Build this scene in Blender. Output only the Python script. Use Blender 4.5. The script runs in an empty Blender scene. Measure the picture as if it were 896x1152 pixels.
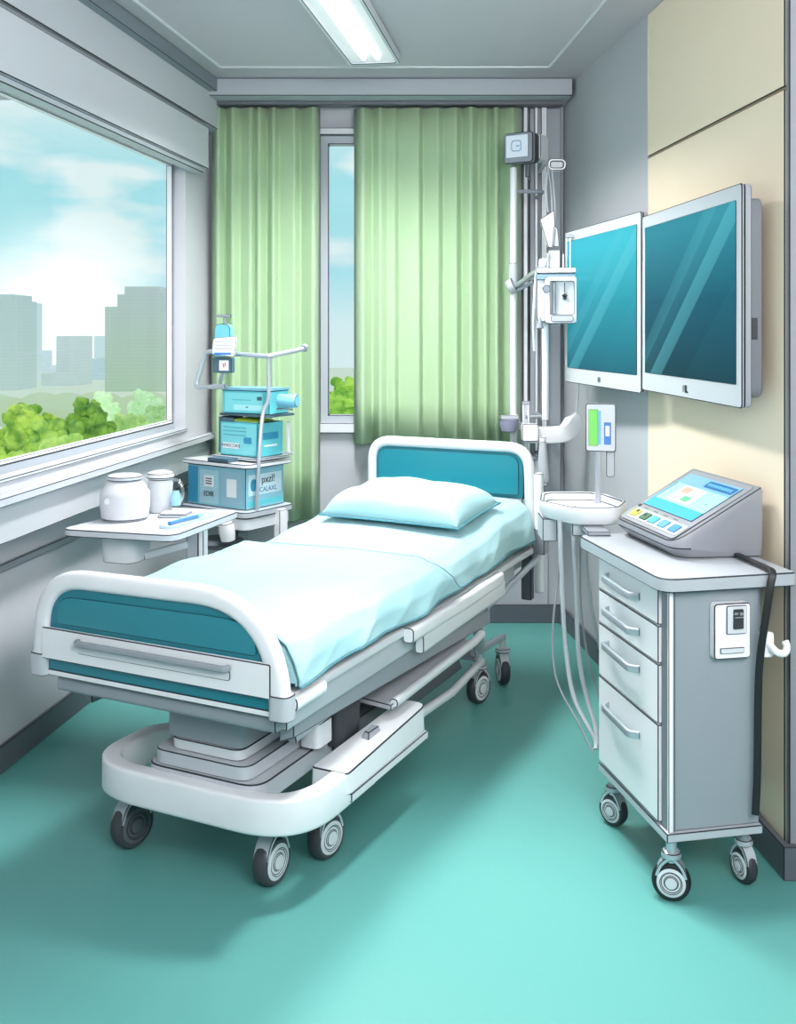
import bpy, bmesh, math, random
from mathutils import Matrix, Vector
random.seed(4)
PI = math.pi
SC = bpy.context.scene
COL = SC.collection
F, EYE, CX, HY = 1170.0, 1.7, 448.0, 370.0          # focal length (px of the 896 px frame), eye height, horizon

# ------------------------------------------------------------------ materials
def lin(c):
    return tuple((v/255/12.92 if v/255 <= .04045 else ((v/255+.055)/1.055)**2.4) for v in c)
MATS = {}
def mat(name, rgb, rough=.5, metal=0., emit=None, es=0., alpha=None, coat=0., noise=0., nscale=8., sheen=0.):
    if name in MATS: return MATS[name]
    m = bpy.data.materials.new(name); m.use_nodes = True
    nt = m.node_tree; b = nt.nodes['Principled BSDF']
    c = lin(rgb) + (1,)
    b.inputs['Base Color'].default_value = c
    b.inputs['Roughness'].default_value = rough
    b.inputs['Metallic'].default_value = metal
    b.inputs['Coat Weight'].default_value = coat
    b.inputs['Sheen Weight'].default_value = sheen
    if emit:
        b.inputs['Emission Color'].default_value = lin(emit) + (1,)
        b.inputs['Emission Strength'].default_value = es
    if alpha is not None: b.inputs['Alpha'].default_value = alpha
    if noise:
        tc = nt.nodes.new('ShaderNodeTexCoord'); n = nt.nodes.new('ShaderNodeTexNoise')
        n.inputs['Scale'].default_value = nscale; n.inputs['Detail'].default_value = 3
        nt.links.new(tc.outputs['Object'], n.inputs['Vector'])
        r = nt.nodes.new('ShaderNodeValToRGB')
        r.color_ramp.elements[0].position = .3; r.color_ramp.elements[1].position = .7
        r.color_ramp.elements[0].color = tuple(v*(1-noise) for v in c[:3]) + (1,)
        r.color_ramp.elements[1].color = tuple(min(1, v*(1+noise)) for v in c[:3]) + (1,)
        nt.links.new(n.outputs['Fac'], r.inputs['Fac']); nt.links.new(r.outputs['Color'], b.inputs['Base Color'])
    MATS[name] = m
    return m
LINE = mat('edge line', (38, 44, 52), .6)
WHITE = mat('white plastic', (244, 243, 246), .35)
WHITE2 = mat('white enamel', (228, 230, 234), .3, noise=.02)
OFFW = mat('soft white', (214, 217, 222), .4)
LGREY = mat('light grey', (186, 191, 198), .4)
GREY = mat('mid grey', (146, 152, 160), .42)
DGREY = mat('dark grey', (92, 97, 104), .45)
CHAR = mat('charcoal', (52, 55, 60), .5)
BLACK = mat('black rubber', (24, 25, 28), .5)
STEEL = mat('brushed steel', (190, 196, 204), .28, .55)
TEAL = mat('teal panel', (18, 118, 134), .35, coat=.2)
TEALD = mat('deep teal panel', (14, 100, 116), .4)
SHEET = mat('pale aqua sheet', (158, 201, 208), .85, noise=.015, nscale=3, sheen=.2)
BLANK = mat('pale aqua blanket', (156, 202, 209), .85, noise=.015, nscale=3, sheen=.2)
PILW = mat('pillow cotton', (164, 206, 212), .85, noise=.01, nscale=3)
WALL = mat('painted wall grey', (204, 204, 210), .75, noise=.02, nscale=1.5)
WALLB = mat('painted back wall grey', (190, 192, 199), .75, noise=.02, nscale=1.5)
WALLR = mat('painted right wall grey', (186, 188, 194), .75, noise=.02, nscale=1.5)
CEIL = mat('ceiling paint', (190, 184, 190), .8, noise=.015, nscale=1.2)
CROWN = mat('crown shade grey', (128, 136, 144), .7)  # shadow side of the crown put into a darker grey
CREAM = mat('cream wall panel', (250, 232, 206), .65, noise=.015, nscale=1.2)
BASEB = mat('baseboard grey', (96, 101, 110), .55)
FRAMEM = mat('window frame grey', (172, 178, 187), .45)
BOXT = mat('turquoise carton', (96, 196, 206), .5)
BOXB = mat('pale blue carton', (136, 190, 206), .5)
BOXD = mat('blue carton panel', (48, 142, 178), .5)
NAVY = mat('slate blue', (70, 98, 116), .5)
PAPER = mat('paper', (238, 241, 245), .7)
INK = mat('printed ink', (44, 54, 66), .7)
SKYB = mat('sky blue plastic', (122, 190, 216), .4)
GREEN = mat('green label', (122, 206, 96), .5, emit=(122, 206, 96), es=.15)
BLUEL = mat('blue label', (70, 130, 210), .5)

def glass_mat():
    m = bpy.data.materials.new('window glass'); m.use_nodes = True; nt = m.node_tree
    nt.nodes.clear()
    o = nt.nodes.new('ShaderNodeOutputMaterial'); mx = nt.nodes.new('ShaderNodeMixShader')
    t = nt.nodes.new('ShaderNodeBsdfTransparent'); g = nt.nodes.new('ShaderNodeBsdfGlossy')
    t.inputs['Color'].default_value = (.97, .99, .99, 1); g.inputs['Roughness'].default_value = .03
    mx.inputs['Fac'].default_value = .03
    nt.links.new(t.outputs[0], mx.inputs[1]); nt.links.new(g.outputs[0], mx.inputs[2]); nt.links.new(mx.outputs[0], o.inputs[0])
    return m
GLASS = glass_mat()
def clear_mat():
    m = GLASS.copy(); m.name = 'clear plastic'
    m.node_tree.nodes['Mix Shader'].inputs['Fac'].default_value = .25
    return m
CLEAR = clear_mat()

# ------------------------------------------------------------------ mesh helpers
def fillet(pts, r, n=6, closed=False):
    pts = [Vector(p) for p in pts]; out = []; N = len(pts)
    for i, p in enumerate(pts):
        if not closed and i in (0, N-1): out.append(p); continue
        a = pts[i-1]; b = pts[(i+1) % N]
        ri = r[i] if isinstance(r, (list, tuple)) else r
        da, db = (a-p), (b-p)
        if ri <= 0 or da.length < 1e-6 or db.length < 1e-6: out.append(p); continue
        ang = da.angle(db)
        if ang > PI-.02: out.append(p); continue
        fa = .95 if (not closed and i == 1) else .49; fb_ = .95 if (not closed and i == N-2) else .49
        d = ri/math.tan(ang/2); dA, dB = min(d, da.length*fa), min(d, db.length*fb_)
        s, e = p+da.normalized()*dA, p+db.normalized()*dB
        for k in range(n+1):
            t = k/n
            out.append(s*(1-t)**2 + p*2*t*(1-t) + e*t*t)
    return out
def rrect(w, h, r, n=5, cx=0, cy=0):
    P = fillet([(cx-w/2, cy-h/2, 0), (cx+w/2, cy-h/2, 0), (cx+w/2, cy+h/2, 0), (cx-w/2, cy+h/2, 0)], r, n, True)
    return [(p.x, p.y) for p in P]
def spline(pts, n=8):
    P = [Vector(p) for p in pts]; out = []
    for i in range(len(P)-1):
        p0, p1, p2, p3 = P[max(i-1, 0)], P[i], P[i+1], P[min(i+2, len(P)-1)]
        for k in range(n):
            t = k/n
            out.append(.5*((2*p1)+(-p0+p2)*t+(2*p0-5*p1+4*p2-p3)*t*t+(-p0+3*p1-3*p2+p3)*t**3))
    out.append(P[-1]); return out
def T(x=0, y=0, z=0): return Matrix.Translation((x, y, z))
def R(d, ax): return Matrix.Rotation(math.radians(d), 4, ax)
FRONT = R(90, 'X')                       # outline (x, y) -> (x, z); extrudes towards -y
LEFT = R(-90, 'Z') @ R(90, 'X')          # outline (x, y) -> (-y, z); extrudes towards -x
I4 = Matrix.Identity(4)

class B:
    def __init__(s): s.bm = bmesh.new()
    def _add(s, verts, faces, M=I4):
        vs = [s.bm.verts.new(M @ Vector(v)) for v in verts]
        for f in faces:
            try: s.bm.faces.new([vs[i] for i in f])
            except ValueError: pass
        return s
    def box(s, x0, x1, y0, y1, z0, z1, M=I4):
        v = [(x, y, z) for x in (x0, x1) for y in (y0, y1) for z in (z0, z1)]
        return s._add(v, [(0, 1, 3, 2), (4, 6, 7, 5), (0, 4, 5, 1), (2, 3, 7, 6), (0, 2, 6, 4), (1, 5, 7, 3)], M)
    def hexa(s, bot, top, M=I4):          # bot/top: n points each, counter-clockwise from above
        n = len(bot); f = [tuple(range(n))[::-1], tuple(range(n, 2*n))]
        f += [(i, (i+1) % n, n+(i+1) % n, n+i) for i in range(n)]
        return s._add(list(bot)+list(top), f, M)
    def prism(s, out, t, M=I4, z0=0.):
        return s.hexa([(x, y, z0) for x, y in out], [(x, y, z0+t) for x, y in out], M)
    def ring(s, outer, inner, t, M=I4):   # same number of points in both outlines
        n = len(outer); v = [(x, y, z) for z in (0, t) for o in (outer, inner) for x, y in o]
        f = []
        for i in range(n):
            j = (i+1) % n
            f += [(i, n+i, n+j, j), (2*n+i, 2*n+j, 3*n+j, 3*n+i), (i, j, 2*n+j, 2*n+i), (n+i, 3*n+i, 3*n+j, n+j)]
        return s._add(v, f, M)
    def sweep(s, pts, sec, ref=None, closed=False, M=I4, scale=None):
        P = [Vector(p) for p in pts]; n = len(P); m = len(sec); v = []
        up = None
        for i, p in enumerate(P):
            if closed: t = (P[(i+1) % n]-P[i-1])
            else: t = P[min(i+1, n-1)]-P[max(i-1, 0)]
            t.normalize()
            if ref is not None:
                bvec = Vector(ref); nv = t.cross(bvec); nv.normalize(); bv = nv.cross(t)
            else:
                if up is None:
                    up = Vector((0, 0, 1)) if abs(t.z) < .9 else Vector((0, 1, 0))
                nv = t.cross(up); nv.normalize(); bv = nv.cross(t); bv.normalize(); up = bv
            k = scale[i] if scale else 1
            v += [p+nv*a*k+bv*b*k for a, b in sec]
        f = []
        rng = range(n) if closed else range(n-1)
        for i in rng:
            j = (i+1) % n
            f += [(i*m+q, i*m+(q+1) % m, j*m+(q+1) % m, j*m+q) for q in range(m)]
        if not closed: f += [tuple(range(m))[::-1], tuple((n-1)*m+q for q in range(m))]
        return s._add(v, f, M)
    def tube(s, pts, r, n=12, closed=False, M=I4, ref=None, scale=None):
        return s.sweep(pts, [(r*math.cos(2*PI*k/n), r*math.sin(2*PI*k/n)) for k in range(n)], ref, closed, M, scale)
    def lathe(s, prof, M=I4, n=28):       # profile (r, z)
        v = []; m = len(prof)
        for k in range(n):
            a = 2*PI*k/n
            v += [(r*math.cos(a), r*math.sin(a), z) for r, z in prof]
        f = [(k*m+i, ((k+1) % n)*m+i, ((k+1) % n)*m+i+1, k*m+i+1) for k in range(n) for i in range(m-1)]
        f += [tuple(k*m for k in range(n))[::-1], tuple(k*m+m-1 for k in range(n))]
        return s._add(v, f, M)
    def grid(s, fn, nu, nv, M=I4):
        v = [fn(i/nu, j/nv) for i in range(nu+1) for j in range(nv+1)]
        w = nv+1
        return s._add(v, [(i*w+j, i*w+j+1, (i+1)*w+j+1, (i+1)*w+j) for i in range(nu) for j in range(nv)], M)
    def done(s, name, m, parent=None, edge=.0028, ang=42, sub=0, solid=0.):
        bm = s.bm
        bmesh.ops.remove_doubles(bm, verts=bm.verts, dist=1e-6)
        bmesh.ops.recalc_face_normals(bm, faces=bm.faces)
        me = bpy.data.meshes.new(name); bm.to_mesh(me); bm.free()
        me.materials.append(m); me.materials.append(LINE)
        for p in me.polygons: p.use_smooth = True
        o = bpy.data.objects.new(name, me); COL.objects.link(o)
        if parent is not None: o.parent = parent
        if solid:
            k = o.modifiers.new('solid', 'SOLIDIFY'); k.thickness = solid; k.offset = 0
        if edge:
            k = o.modifiers.new('edge', 'BEVEL'); k.width = edge; k.segments = 1; k.limit_method = 'ANGLE'
            k.angle_limit = math.radians(ang); k.material = 1; k.harden_normals = True
        elif not sub:
            me.set_sharp_from_angle(angle=math.radians(ang))
        if sub:
            k = o.modifiers.new('sub', 'SUBSURF'); k.levels = sub; k.render_levels = sub
        return o

def text(name, s, size, m, parent, M):
    c = bpy.data.curves.new(name, 'FONT'); c.body = s; c.size = size; c.align_x = 'CENTER'; c.align_y = 'CENTER'
    c.extrude = .0006
    t = bpy.data.objects.new(name, c); COL.objects.link(t)
    dg = bpy.context.evaluated_depsgraph_get()
    me = bpy.data.meshes.new_from_object(t.evaluated_get(dg)); bpy.data.objects.remove(t)
    me.materials.clear(); me.materials.append(m); me.transform(M)
    o = bpy.data.objects.new(name, me); COL.objects.link(o); o.parent = parent
    return o
def thing(name, label, cat, loc=(0, 0, 0), rz=0., group=None):
    o = bpy.data.objects.new(name, None); o.empty_display_size = .1; COL.objects.link(o)
    o.location = loc; o.rotation_euler = (0, 0, rz)
    o['label'] = label; o['category'] = cat
    if group: o['group'] = group
    return o
def tag(o, label, cat, group=None):
    o['label'] = label; o['category'] = cat
    if group: o['group'] = group
    return o
def struct(o, label=None):
    o['kind'] = 'structure'
    if label: o['label'] = label
    return o
def at(o, loc, rz=0.):
    o.location = loc; o.rotation_euler = (0, 0, rz); return o
def U(px, py, d):
    return Vector(((px-CX)/F*d, d, EYE+(HY-py)/F*d))

# ------------------------------------------------------------------ camera
cam = bpy.data.cameras.new('camera'); co = bpy.data.objects.new('camera', cam); COL.objects.link(co)
co.location = (0, 0, EYE); co.rotation_euler = (PI/2, 0, 0)
cam.sensor_fit = 'HORIZONTAL'; cam.sensor_width = 36; cam.lens = 36*F/896
cam.shift_x = 0; cam.shift_y = -(576-HY)/896*1.0
cam.clip_end = 2000; cam.clip_start = .05
SC.camera = co

# ------------------------------------------------------------------ room shell
H = 3.086; ZB = 6.03
LO = Vector((-1.087, ZB, 0)); LD = Vector((-.147, -1, 0)).normalized(); LN = Vector((1, -.147, 0)).normalized()
# wall frame: x = t (from the back corner towards the camera), y = off (into the room), z = height
LM = Matrix(((LD.x, LN.x, 0, LO.x), (LD.y, LN.y, 0, LO.y), (0, 0, 1, 0), (0, 0, 0, 1)))
TE = 6.6
floor_m = bpy.data.materials.new('teal vinyl floor'); floor_m.use_nodes = True
nt = floor_m.node_tree; b = nt.nodes['Principled BSDF']
tc = nt.nodes.new('ShaderNodeTexCoord'); nz = nt.nodes.new('ShaderNodeTexNoise'); rp = nt.nodes.new('ShaderNodeValToRGB')
nz.inputs['Scale'].default_value = .9; nz.inputs['Detail'].default_value = 2
rp.color_ramp.elements[0].position = .3; rp.color_ramp.elements[1].position = .7
rp.color_ramp.elements[0].color = lin((90, 156, 151))+(1,); rp.color_ramp.elements[1].color = lin((95, 161, 155))+(1,)
nt.links.new(tc.outputs['Object'], nz.inputs['Vector']); nt.links.new(nz.outputs['Fac'], rp.inputs['Fac'])
nt.links.new(rp.outputs['Color'], b.inputs['Base Color']); b.inputs['Roughness'].default_value = .42
b.inputs['Specular IOR Level'].default_value = .35

struct(B().box(-2.6, 2.0, -.6, 6.3, -.1, 0).done('floor', floor_m, edge=0))
struct(B().box(-2.6, 2.0, -.6, 6.3, H, H+.1).done('ceiling', CEIL, edge=0))
pl = [U(248, 72, 1), U(618, 72, 1)]
d1, d2 = (H-EYE)*F/(HY-72), 2.2
c1 = [((248-CX)/F*d1, d1), ((618-CX)/F*d1, d1), (1.0, d2), (-1.42, d2)]
struct(B().hexa([(x, y, H-.014) for x, y in c1][::-1], [(x, y, H) for x, y in c1][::-1]).done('trim_1', mat('ceiling panel', (196, 190, 196), .8), edge=.004))

for k in range(4):
    (xa, ya), (xb_, yb) = c1[k], c1[(k+1) % 4]
    struct(B().sweep([(xa, ya, H-.016), (xb_, yb, H-.016)], [(-.006, -.004), (.006, -.004), (.006, .004), (-.006, .004)], (0, 0, 1)).done('trim_%d' % (20+k), mat('ceiling bead', (226, 226, 230), .5), edge=0))
WT, W0, W1, WH0, WH1 = .42, .42, 4.6, 1.15, 2.64
wl = B()
wl.box(-.3, TE, -.1, 0, WH1, H, LM)              # above the window
wl.box(-.3, W0, -.1, 0, .93, WH1, LM)            # far jamb
wl.box(W1, TE, -.2, 0, .93, WH1, LM)
wl.box(W0, W1, -.14, 0, .93, WH0, LM)             # below the window
wl.box(-.3, TE, -.34, -.14, 0, .93, LM)          # recessed lower wall
struct(wl.done('wall_left', WALL, edge=0))
struct(B().box(0, TE, 0, .085, 2.83, H, LM).done('trim_2', mat('beam grey', (196, 199, 205), .7), edge=.004))
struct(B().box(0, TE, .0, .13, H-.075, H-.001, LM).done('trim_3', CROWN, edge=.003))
struct(B().box(.0, TE, 0, .012, .93, WH0-.05, LM).box(.0, TE, 0, .055, WH0-.075, WH0-.045, LM).done('trim_4', mat('sill white', (205, 208, 214), .5), edge=.003))
struct(B().box(.0, TE, -.14, -.12, .77, .80, LM).done('trim_5', GREY, edge=.003))
struct(B().box(.0, TE, -.14, -.122, 0, .105, LM).done('baseboard_left', BASEB, edge=.003))
# window 1
WM = LM @ Matrix(((1, 0, 0, 0), (0, 0, 1, 0), (0, 1, 0, 0), (0, 0, 0, 1)))      # outline (t, h), extrudes into the room
def rect(x0, x1, y0, y1): return [(x0, y0), (x1, y0), (x1, y1), (x0, y1)]
w = B().ring(rect(W0, W1, WH0, WH1), rect(W0+.025, W1-.05, WH0+.045, WH1-.05), .04, WM @ T(0, 0, -.1))
w1 = struct(w.done('window_1', FRAMEM, edge=.004))
w = B()
w.box(W0-.004, W1, -.06, .012, WH0-.002, WH0+.012, LM)
w.done('window_sill', mat('frame white', (212, 216, 222), .45), w1, edge=.003)
w = B()
a0, a1, b0, b1 = W0+.025, W1-.05, WH0+.045, WH1-.05
w.ring(rect(a0, a1, b0, b1), rect(a0+.012, a1-.01, b0+.014, b1-.014), .03, WM @ T(0, 0, -.093))
w.done('glazing_bead', WHITE, w1, edge=.002)
B().box(a0, a1, -.085, -.080, b0, b1, LM).done('glass', GLASS, w1, edge=0)
# roller blind cassette
rb = thing('roller_blind', 'long grey roller blind cassette mounted above the large left window', 'blind')
B().box(.33, TE-.4, .002, .10, 2.575, 2.80, LM).done('cassette', mat('blind grey', (206, 208, 214), .55), rb, edge=.004)
B().box(.36, TE-.4, .02, .085, 2.548, 2.575, LM).done('bottom_bar', LGREY, rb, edge=.004)
B().box(.33, TE-.4, .002, .075, 2.80, 2.828, LM).done('mounting_rail', GREY, rb, edge=.003)

# back wall with a narrow window
X0, X1, Z0, Z1 = -.452, .06, 1.15, 2.82
wb = B()
wb.box(-1.3, X0, ZB, ZB+.2, 0, H).box(X1, 1.3, ZB, ZB+.2, 0, H).box(X0, X1, ZB, ZB+.2, 0, Z0).box(X0, X1, ZB, ZB+.2, Z1, H)
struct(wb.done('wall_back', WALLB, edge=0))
w = B()
w.ring(rect(X0, X1, Z0, Z1), rect(X0+.05, X1-.05, Z0+.05, Z1-.05), .08, T(0, ZB+.07, 0) @ FRONT)
w2 = struct(w.done('window_2', FRAMEM, edge=.004))
B().box(X0-.05, X1+.03, ZB-.045, ZB-.0, Z0-.05, Z0+.008).done('window_sill', OFFW, w2, edge=.004)
B().box(X0-.05, X1+.03, ZB-.035, ZB-.0, Z1, Z1+.04).done('head_trim', OFFW, w2, edge=.004)
B().box(X0+.05, X1-.05, ZB+.04, ZB+.046, Z0+.05, Z1-.05).done('glass', GLASS, w2, edge=0)
struct(B().box(-1.07, .965, 5.74, ZB-.002, H-.098, H-.001).done('trim_6', mat('pelmet grey', (176, 181, 188), .6), edge=.004))
struct(B().box(-1.05, .96, ZB-.02, ZB-.001, 0, .105).done('baseboard_back', BASEB, edge=.003))

# right wall (grey) and the cream panelled pier
RA, RB_, RC = Vector((.948, ZB)), Vector((1.10, 4.6)), Vector((1.21, 3.255))
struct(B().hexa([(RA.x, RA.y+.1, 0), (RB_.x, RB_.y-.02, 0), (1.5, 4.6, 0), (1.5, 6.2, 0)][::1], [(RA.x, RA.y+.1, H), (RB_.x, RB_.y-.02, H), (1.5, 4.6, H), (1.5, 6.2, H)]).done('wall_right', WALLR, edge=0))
struct(B().box(-2.6, 2.1, -.75, -.6, -.1, H+.1).done('wall_front', WALL, edge=0))
struct(B().box(1.75, 1.9, -.6, RC.y, 0, H).done('wall_right_near', WALLR, edge=0))
SEAM = 2.455
def pier(z0, z1):
    q = [(RB_.x, RB_.y), (RC.x, RC.y), (1.7, RC.y), (1.7, RB_.y)]
    return B().hexa([(x, y, z0) for x, y in q], [(x, y, z1) for x, y in q])
p = pier(.0, SEAM-.003); 
struct(p.done('wall_right_pier', CREAM, edge=.004))
struct(pier(SEAM+.003, H).done('wall_right_pier_upper', CREAM, edge=.004))
struct(B().box(RC.x+.004, 1.748, RC.y-.03, RC.y-.001, 0, H).done('wall_front_pier', mat('pier end grey', (142, 146, 150), .7), edge=.004))
q = [(RB_.x-.022, RB_.y), (RC.x-.022, RC.y-.055), (1.72, RC.y-.055), (1.72, RC.y-.03), (RC.x, RC.y-.03), (RB_.x, RB_.y)]
struct(B().hexa([(x, y, 0) for x, y in q], [(x, y, .105) for x, y in q]).done('baseboard_right', BASEB, edge=.003))
q = [(RA.x-.02, RA.y), (RB_.x-.02, RB_.y), (RB_.x, RB_.y), (RA.x, RA.y)]
struct(B().hexa([(x, y, 0) for x, y in q], [(x, y, .105) for x, y in q]).done('baseboard_right_rear', BASEB, edge=.003))
# vertical cover strips on the back wall beside the curtain
sv = B()
for px in (617, 631): 
    x = (px-CX)/F*ZB; sv.box(x-.003, x+.003, ZB-.004, ZB, .1, 2.99)
struct(sv.done('trim_7', GREY, edge=0))

# ------------------------------------------------------------------ ceiling light
ang = math.atan2(.15, .99)
cl = thing('ceiling_light', 'long frosted white ceiling light with bright tubes above the bed', 'ceiling light', (-.205, 4.62, H), -ang)
o = rrect(.26, 1.18, .03, 4)
B().ring(o, rrect(.225, 1.14, .02, 4), .05, T(0, 0, -.066)).done('frame', mat('light frame', (214, 218, 222), .4), cl, edge=.003)
B().box(-.112, .112, -.57, .57, -.05, -.04).done('diffuser', mat('light diffuser', (222, 226, 229), .4, emit=(232, 238, 240), es=.28), cl, edge=0)
tm = mat('lit tube', (255, 255, 255), .3, emit=(255, 255, 255), es=3.)
for x in (-.035, .035):
    B().tube([(x, -.53, -.06), (x, .48, -.06)], .011).done('tube', tm, cl, edge=0)

# ------------------------------------------------------------------ curtains
curt = mat('green curtain', (174, 201, 162), .85, noise=.03, nscale=2, sheen=.15)
def curtain(name, x0, x1, z0, z1, y, folds, label, seed):
    rnd = random.Random(seed)
    P = [Vector((x0, y, 0))]; xs = []
    for k in range(folds): xs += [rnd.uniform(.5, 1.7), rnd.uniform(.22, .8)]
    S = sum(xs); x = x0
    for k, wd_ in enumerate(xs):
        x += wd_/S*(x1-x0)
        P.append(Vector((x, y-(rnd.uniform(.06, .125) if k % 2 == 0 else rnd.uniform(-.02, .025)), 0)))
    P = fillet(P, .012, 3)
    c = thing(name, label, 'curtain')
    M_ = len(P)-1
    def fn(u, v):
        q = P[min(M_, int(round(u*M_)))]
        return (q.x, y+(q.y-y)*(1.0-.25*v)+.004*math.sin(q.x*31+v*3), z0+(z1-z0)*v)
    B().grid(fn, M_, 8).done('cloth', curt, c, edge=0, ang=75, solid=.004)
    hm = B()
    hm.sweep([(q.x, y+(q.y-y)-.0035, 0) for q in P], [(-.0015, z0), (.0015, z0), (.0015, z0+.004), (-.0015, z0+.004)], (0, 0, 1))
    hm.done('hem', mat('curtain hem', (92, 124, 88), .9), c, edge=0)
    return c
curtain('curtain', -1.062, -.447, .61, 2.955, 5.95, 7, 'narrow green pleated curtain in the left back corner, behind the carton trolley', 3)
curtain('curtain', -.25, .70, 1.045, 2.955, 5.95, 10, 'wide green pleated curtain right of the narrow back window, behind the headboard', 8)
cr = tag(B().box(-1.06, .93, 5.87, 5.93, 2.965, 2.987).done('curtain_rail', DGREY, edge=.002), 'thin dark curtain rail under the pelmet along the back wall', 'curtain rail')

# ------------------------------------------------------------------ casters
def caster(parent, x, y, d, rz, ht, wheel_w=.042, forkm=LGREY, tyrem=CHAR, hubm=LGREY, trail=0., stem=None):
    r = d/2; M = T(x, y, 0) @ R(rz, 'Z')                   # wheel axis along local x
    f = B()
    f.lathe([(.016, d*.98), (.016, ht)], M, 14)
    k_ = d/.15; f.lathe([(.036*k_, d+.012), (.040*k_, d+.018), (.036*k_, d+.03), (.02*k_, d+.036)], M, 18)
    arch = [(0, -r*.75, r*1.25), (0, -r*.5, r*1.85), (0, 0, d+.012), (0, r*.5, r*1.85), (0, r*.75, r*1.25)]
    f.sweep(spline(arch, 4), [(-.006, -wheel_w*.55), (.006, -wheel_w*.55), (.006, wheel_w*.55), (-.006, wheel_w*.55)], (1, 0, 0), False, M)
    fk = f.done('caster', forkm, parent, edge=.002)
    MW = M @ T(0, 0, r) @ R(90, 'Y')
    hw = wheel_w/2
    B().lathe([(r*.7, -hw), (r*.88, -hw), (r*.97, -hw*.7), (r, -hw*.2), (r, hw*.2), (r*.97, hw*.7), (r*.88, hw), (r*.7, hw)], MW, 32).done('tyre', tyrem, fk, edge=0)
    h = B()
    for s in (-1, 1):
        h.lathe([(r*.78, 0), (r*.76, .004), (r*.56, .008), (r*.5, .004), (r*.36, .004), (r*.32, .008), (r*.05, .011)], MW @ T(0, 0, s*hw*.85) @ (R(180, 'X') if s < 0 else I4), 28)
    h.done('hub', hubm, fk, edge=.0015, ang=30)
    return fk

# ------------------------------------------------------------------ hospital bed
BR = math.atan2(-.44, .898)
bed = thing('hospital_bed', 'adjustable hospital bed with teal head and foot panels on a white wheeled frame', 'bed', (-.63, 3.319, 0), BR)
BM = T(-.63, 3.319, 0) @ Matrix.Rotation(BR, 4, 'Z')
def rsec(w, h, r=.35, n=3): return rrect(w, h, min(w, h)*r, n)
# footboard
YF = -.225; w_ = .45
path = fillet([(-w_, YF, .61), (-w_+.02, YF, .915), (w_-.03, YF, .928), (w_, YF, .61)], [0, .17, .29, 0], 14)
fb = B().sweep(path, rsec(.058, .05, .42, 4), (0, 1, 0)).done('footboard', WHITE2, bed, edge=0, ang=60)
outl = fillet([(-w_+.03, .622, 0), (w_-.03, .622, 0), (w_-.045, .905, 0), (-w_+.045, .895, 0)], [.01, .01, .25, .13], 12, True)
B().prism([(p.x, p.y) for p in outl], .022, T(0, YF+.012, 0) @ FRONT).done('panel', TEAL, fb, edge=.005)
o2 = fillet([(-w_+.075, .775, 0), (w_-.075, .775, 0), (w_-.09, .872, 0), (-w_+.08, .862, 0)], [.015, .015, .17, .08], 12, True)
B().prism([(p.x, p.y) for p in o2], .006, T(0, YF-.0105, 0) @ FRONT).done('panel_inset', mat('teal inset', (22, 126, 142), .32, coat=.3), fb, edge=.0015)
B().prism(rrect(2*w_-.045, .098, .004, 2, 0, .712), .016, T(0, YF-.012, 0) @ FRONT).done('band', WHITE2, fb, edge=.003)
h = B()
h.sweep(fillet([(-.27, YF-.03, .735), (-.27, YF-.05, .735), (.29, YF-.05, .735), (.29, YF-.03, .735)], .015, 4), rsec(.014, .018), (0, 0, 1))
h.done('handle', GREY, fb, edge=.002)
B().prism(rrect(.57, .03, .012, 4, .01, .712), .004, T(0, YF-.0285, 0) @ FRONT).done('handle_recess', OFFW, fb, edge=.0025)
for s in (-1, 1):
    B().sweep([(s*w_, YF, .604), (s*(w_-.001), YF, .675)], rsec(.07, .06, .42, 4), (0, 1, 0)).done('bumper', LGREY, fb, edge=.003)
B().sweep([(-.40, YF+.035, .575), (.42, YF+.035, .575)], rsec(.05, .045, .3), (0, 0, 1)).done('foot_crossbar', GREY, bed, edge=.003)
B().box(-.43, .43, YF-.012, YF+.03, .606, .626).done('foot_trim', WHITE2, bed, edge=.003)
# headboard
YH = 1.995; wh = .415
path = fillet([(-wh, YH, .46), (-wh, YH, 1.135), (wh, YH, 1.135), (wh+.012, YH, .66)], [0, .1, .11, 0], 10)
hb = B().sweep(path, rsec(.05, .05, .42, 4), (0, 1, 0)).done('headboard', WHITE2, bed, edge=0, ang=60)
outl = fillet([(-wh+.018, .89, 0), (wh-.02, .89, 0), (wh-.02, 1.118, 0), (-wh+.018, 1.118, 0)], [.01, .015, .08, .08], 8, True)
B().prism([(p.x, p.y) for p in outl], .028, T(0, YH+.014, 0) @ FRONT).done('panel', TEAL, hb, edge=.006)
o2 = fillet([(-wh+.04, .91, 0), (wh-.045, .91, 0), (wh-.045, 1.10, 0), (-wh+.04, 1.10, 0)], [.015, .015, .06, .06], 8, True)
B().prism([(p.x, p.y) for p in o2], .006, T(0, YH-.0145, 0) @ FRONT).done('panel_inset', MATS['teal inset'], hb, edge=.002)
B().box(-wh+.03, wh-.03, YH-.012, YH+.012, .60, .898).done('lower_panel', LGREY, hb, edge=.003)
B().sweep([(wh+.05, YH-.005, 1.02), (wh+.055, YH-.005, .46)], rsec(.04, .045, .4, 3), (0, 1, 0)).done('side_post', WHITE, hb, edge=.003)
B().box(wh+.045-.02, wh+.085, YH-.028, YH+.03, .64, .76).done('post_sleeve', GREY, hb, edge=.004)
B().box(wh-.03, wh+.02, YH-.025, YH+.02, .42, .66).done('post_sleeve', DGREY, hb, edge=.004)
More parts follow.
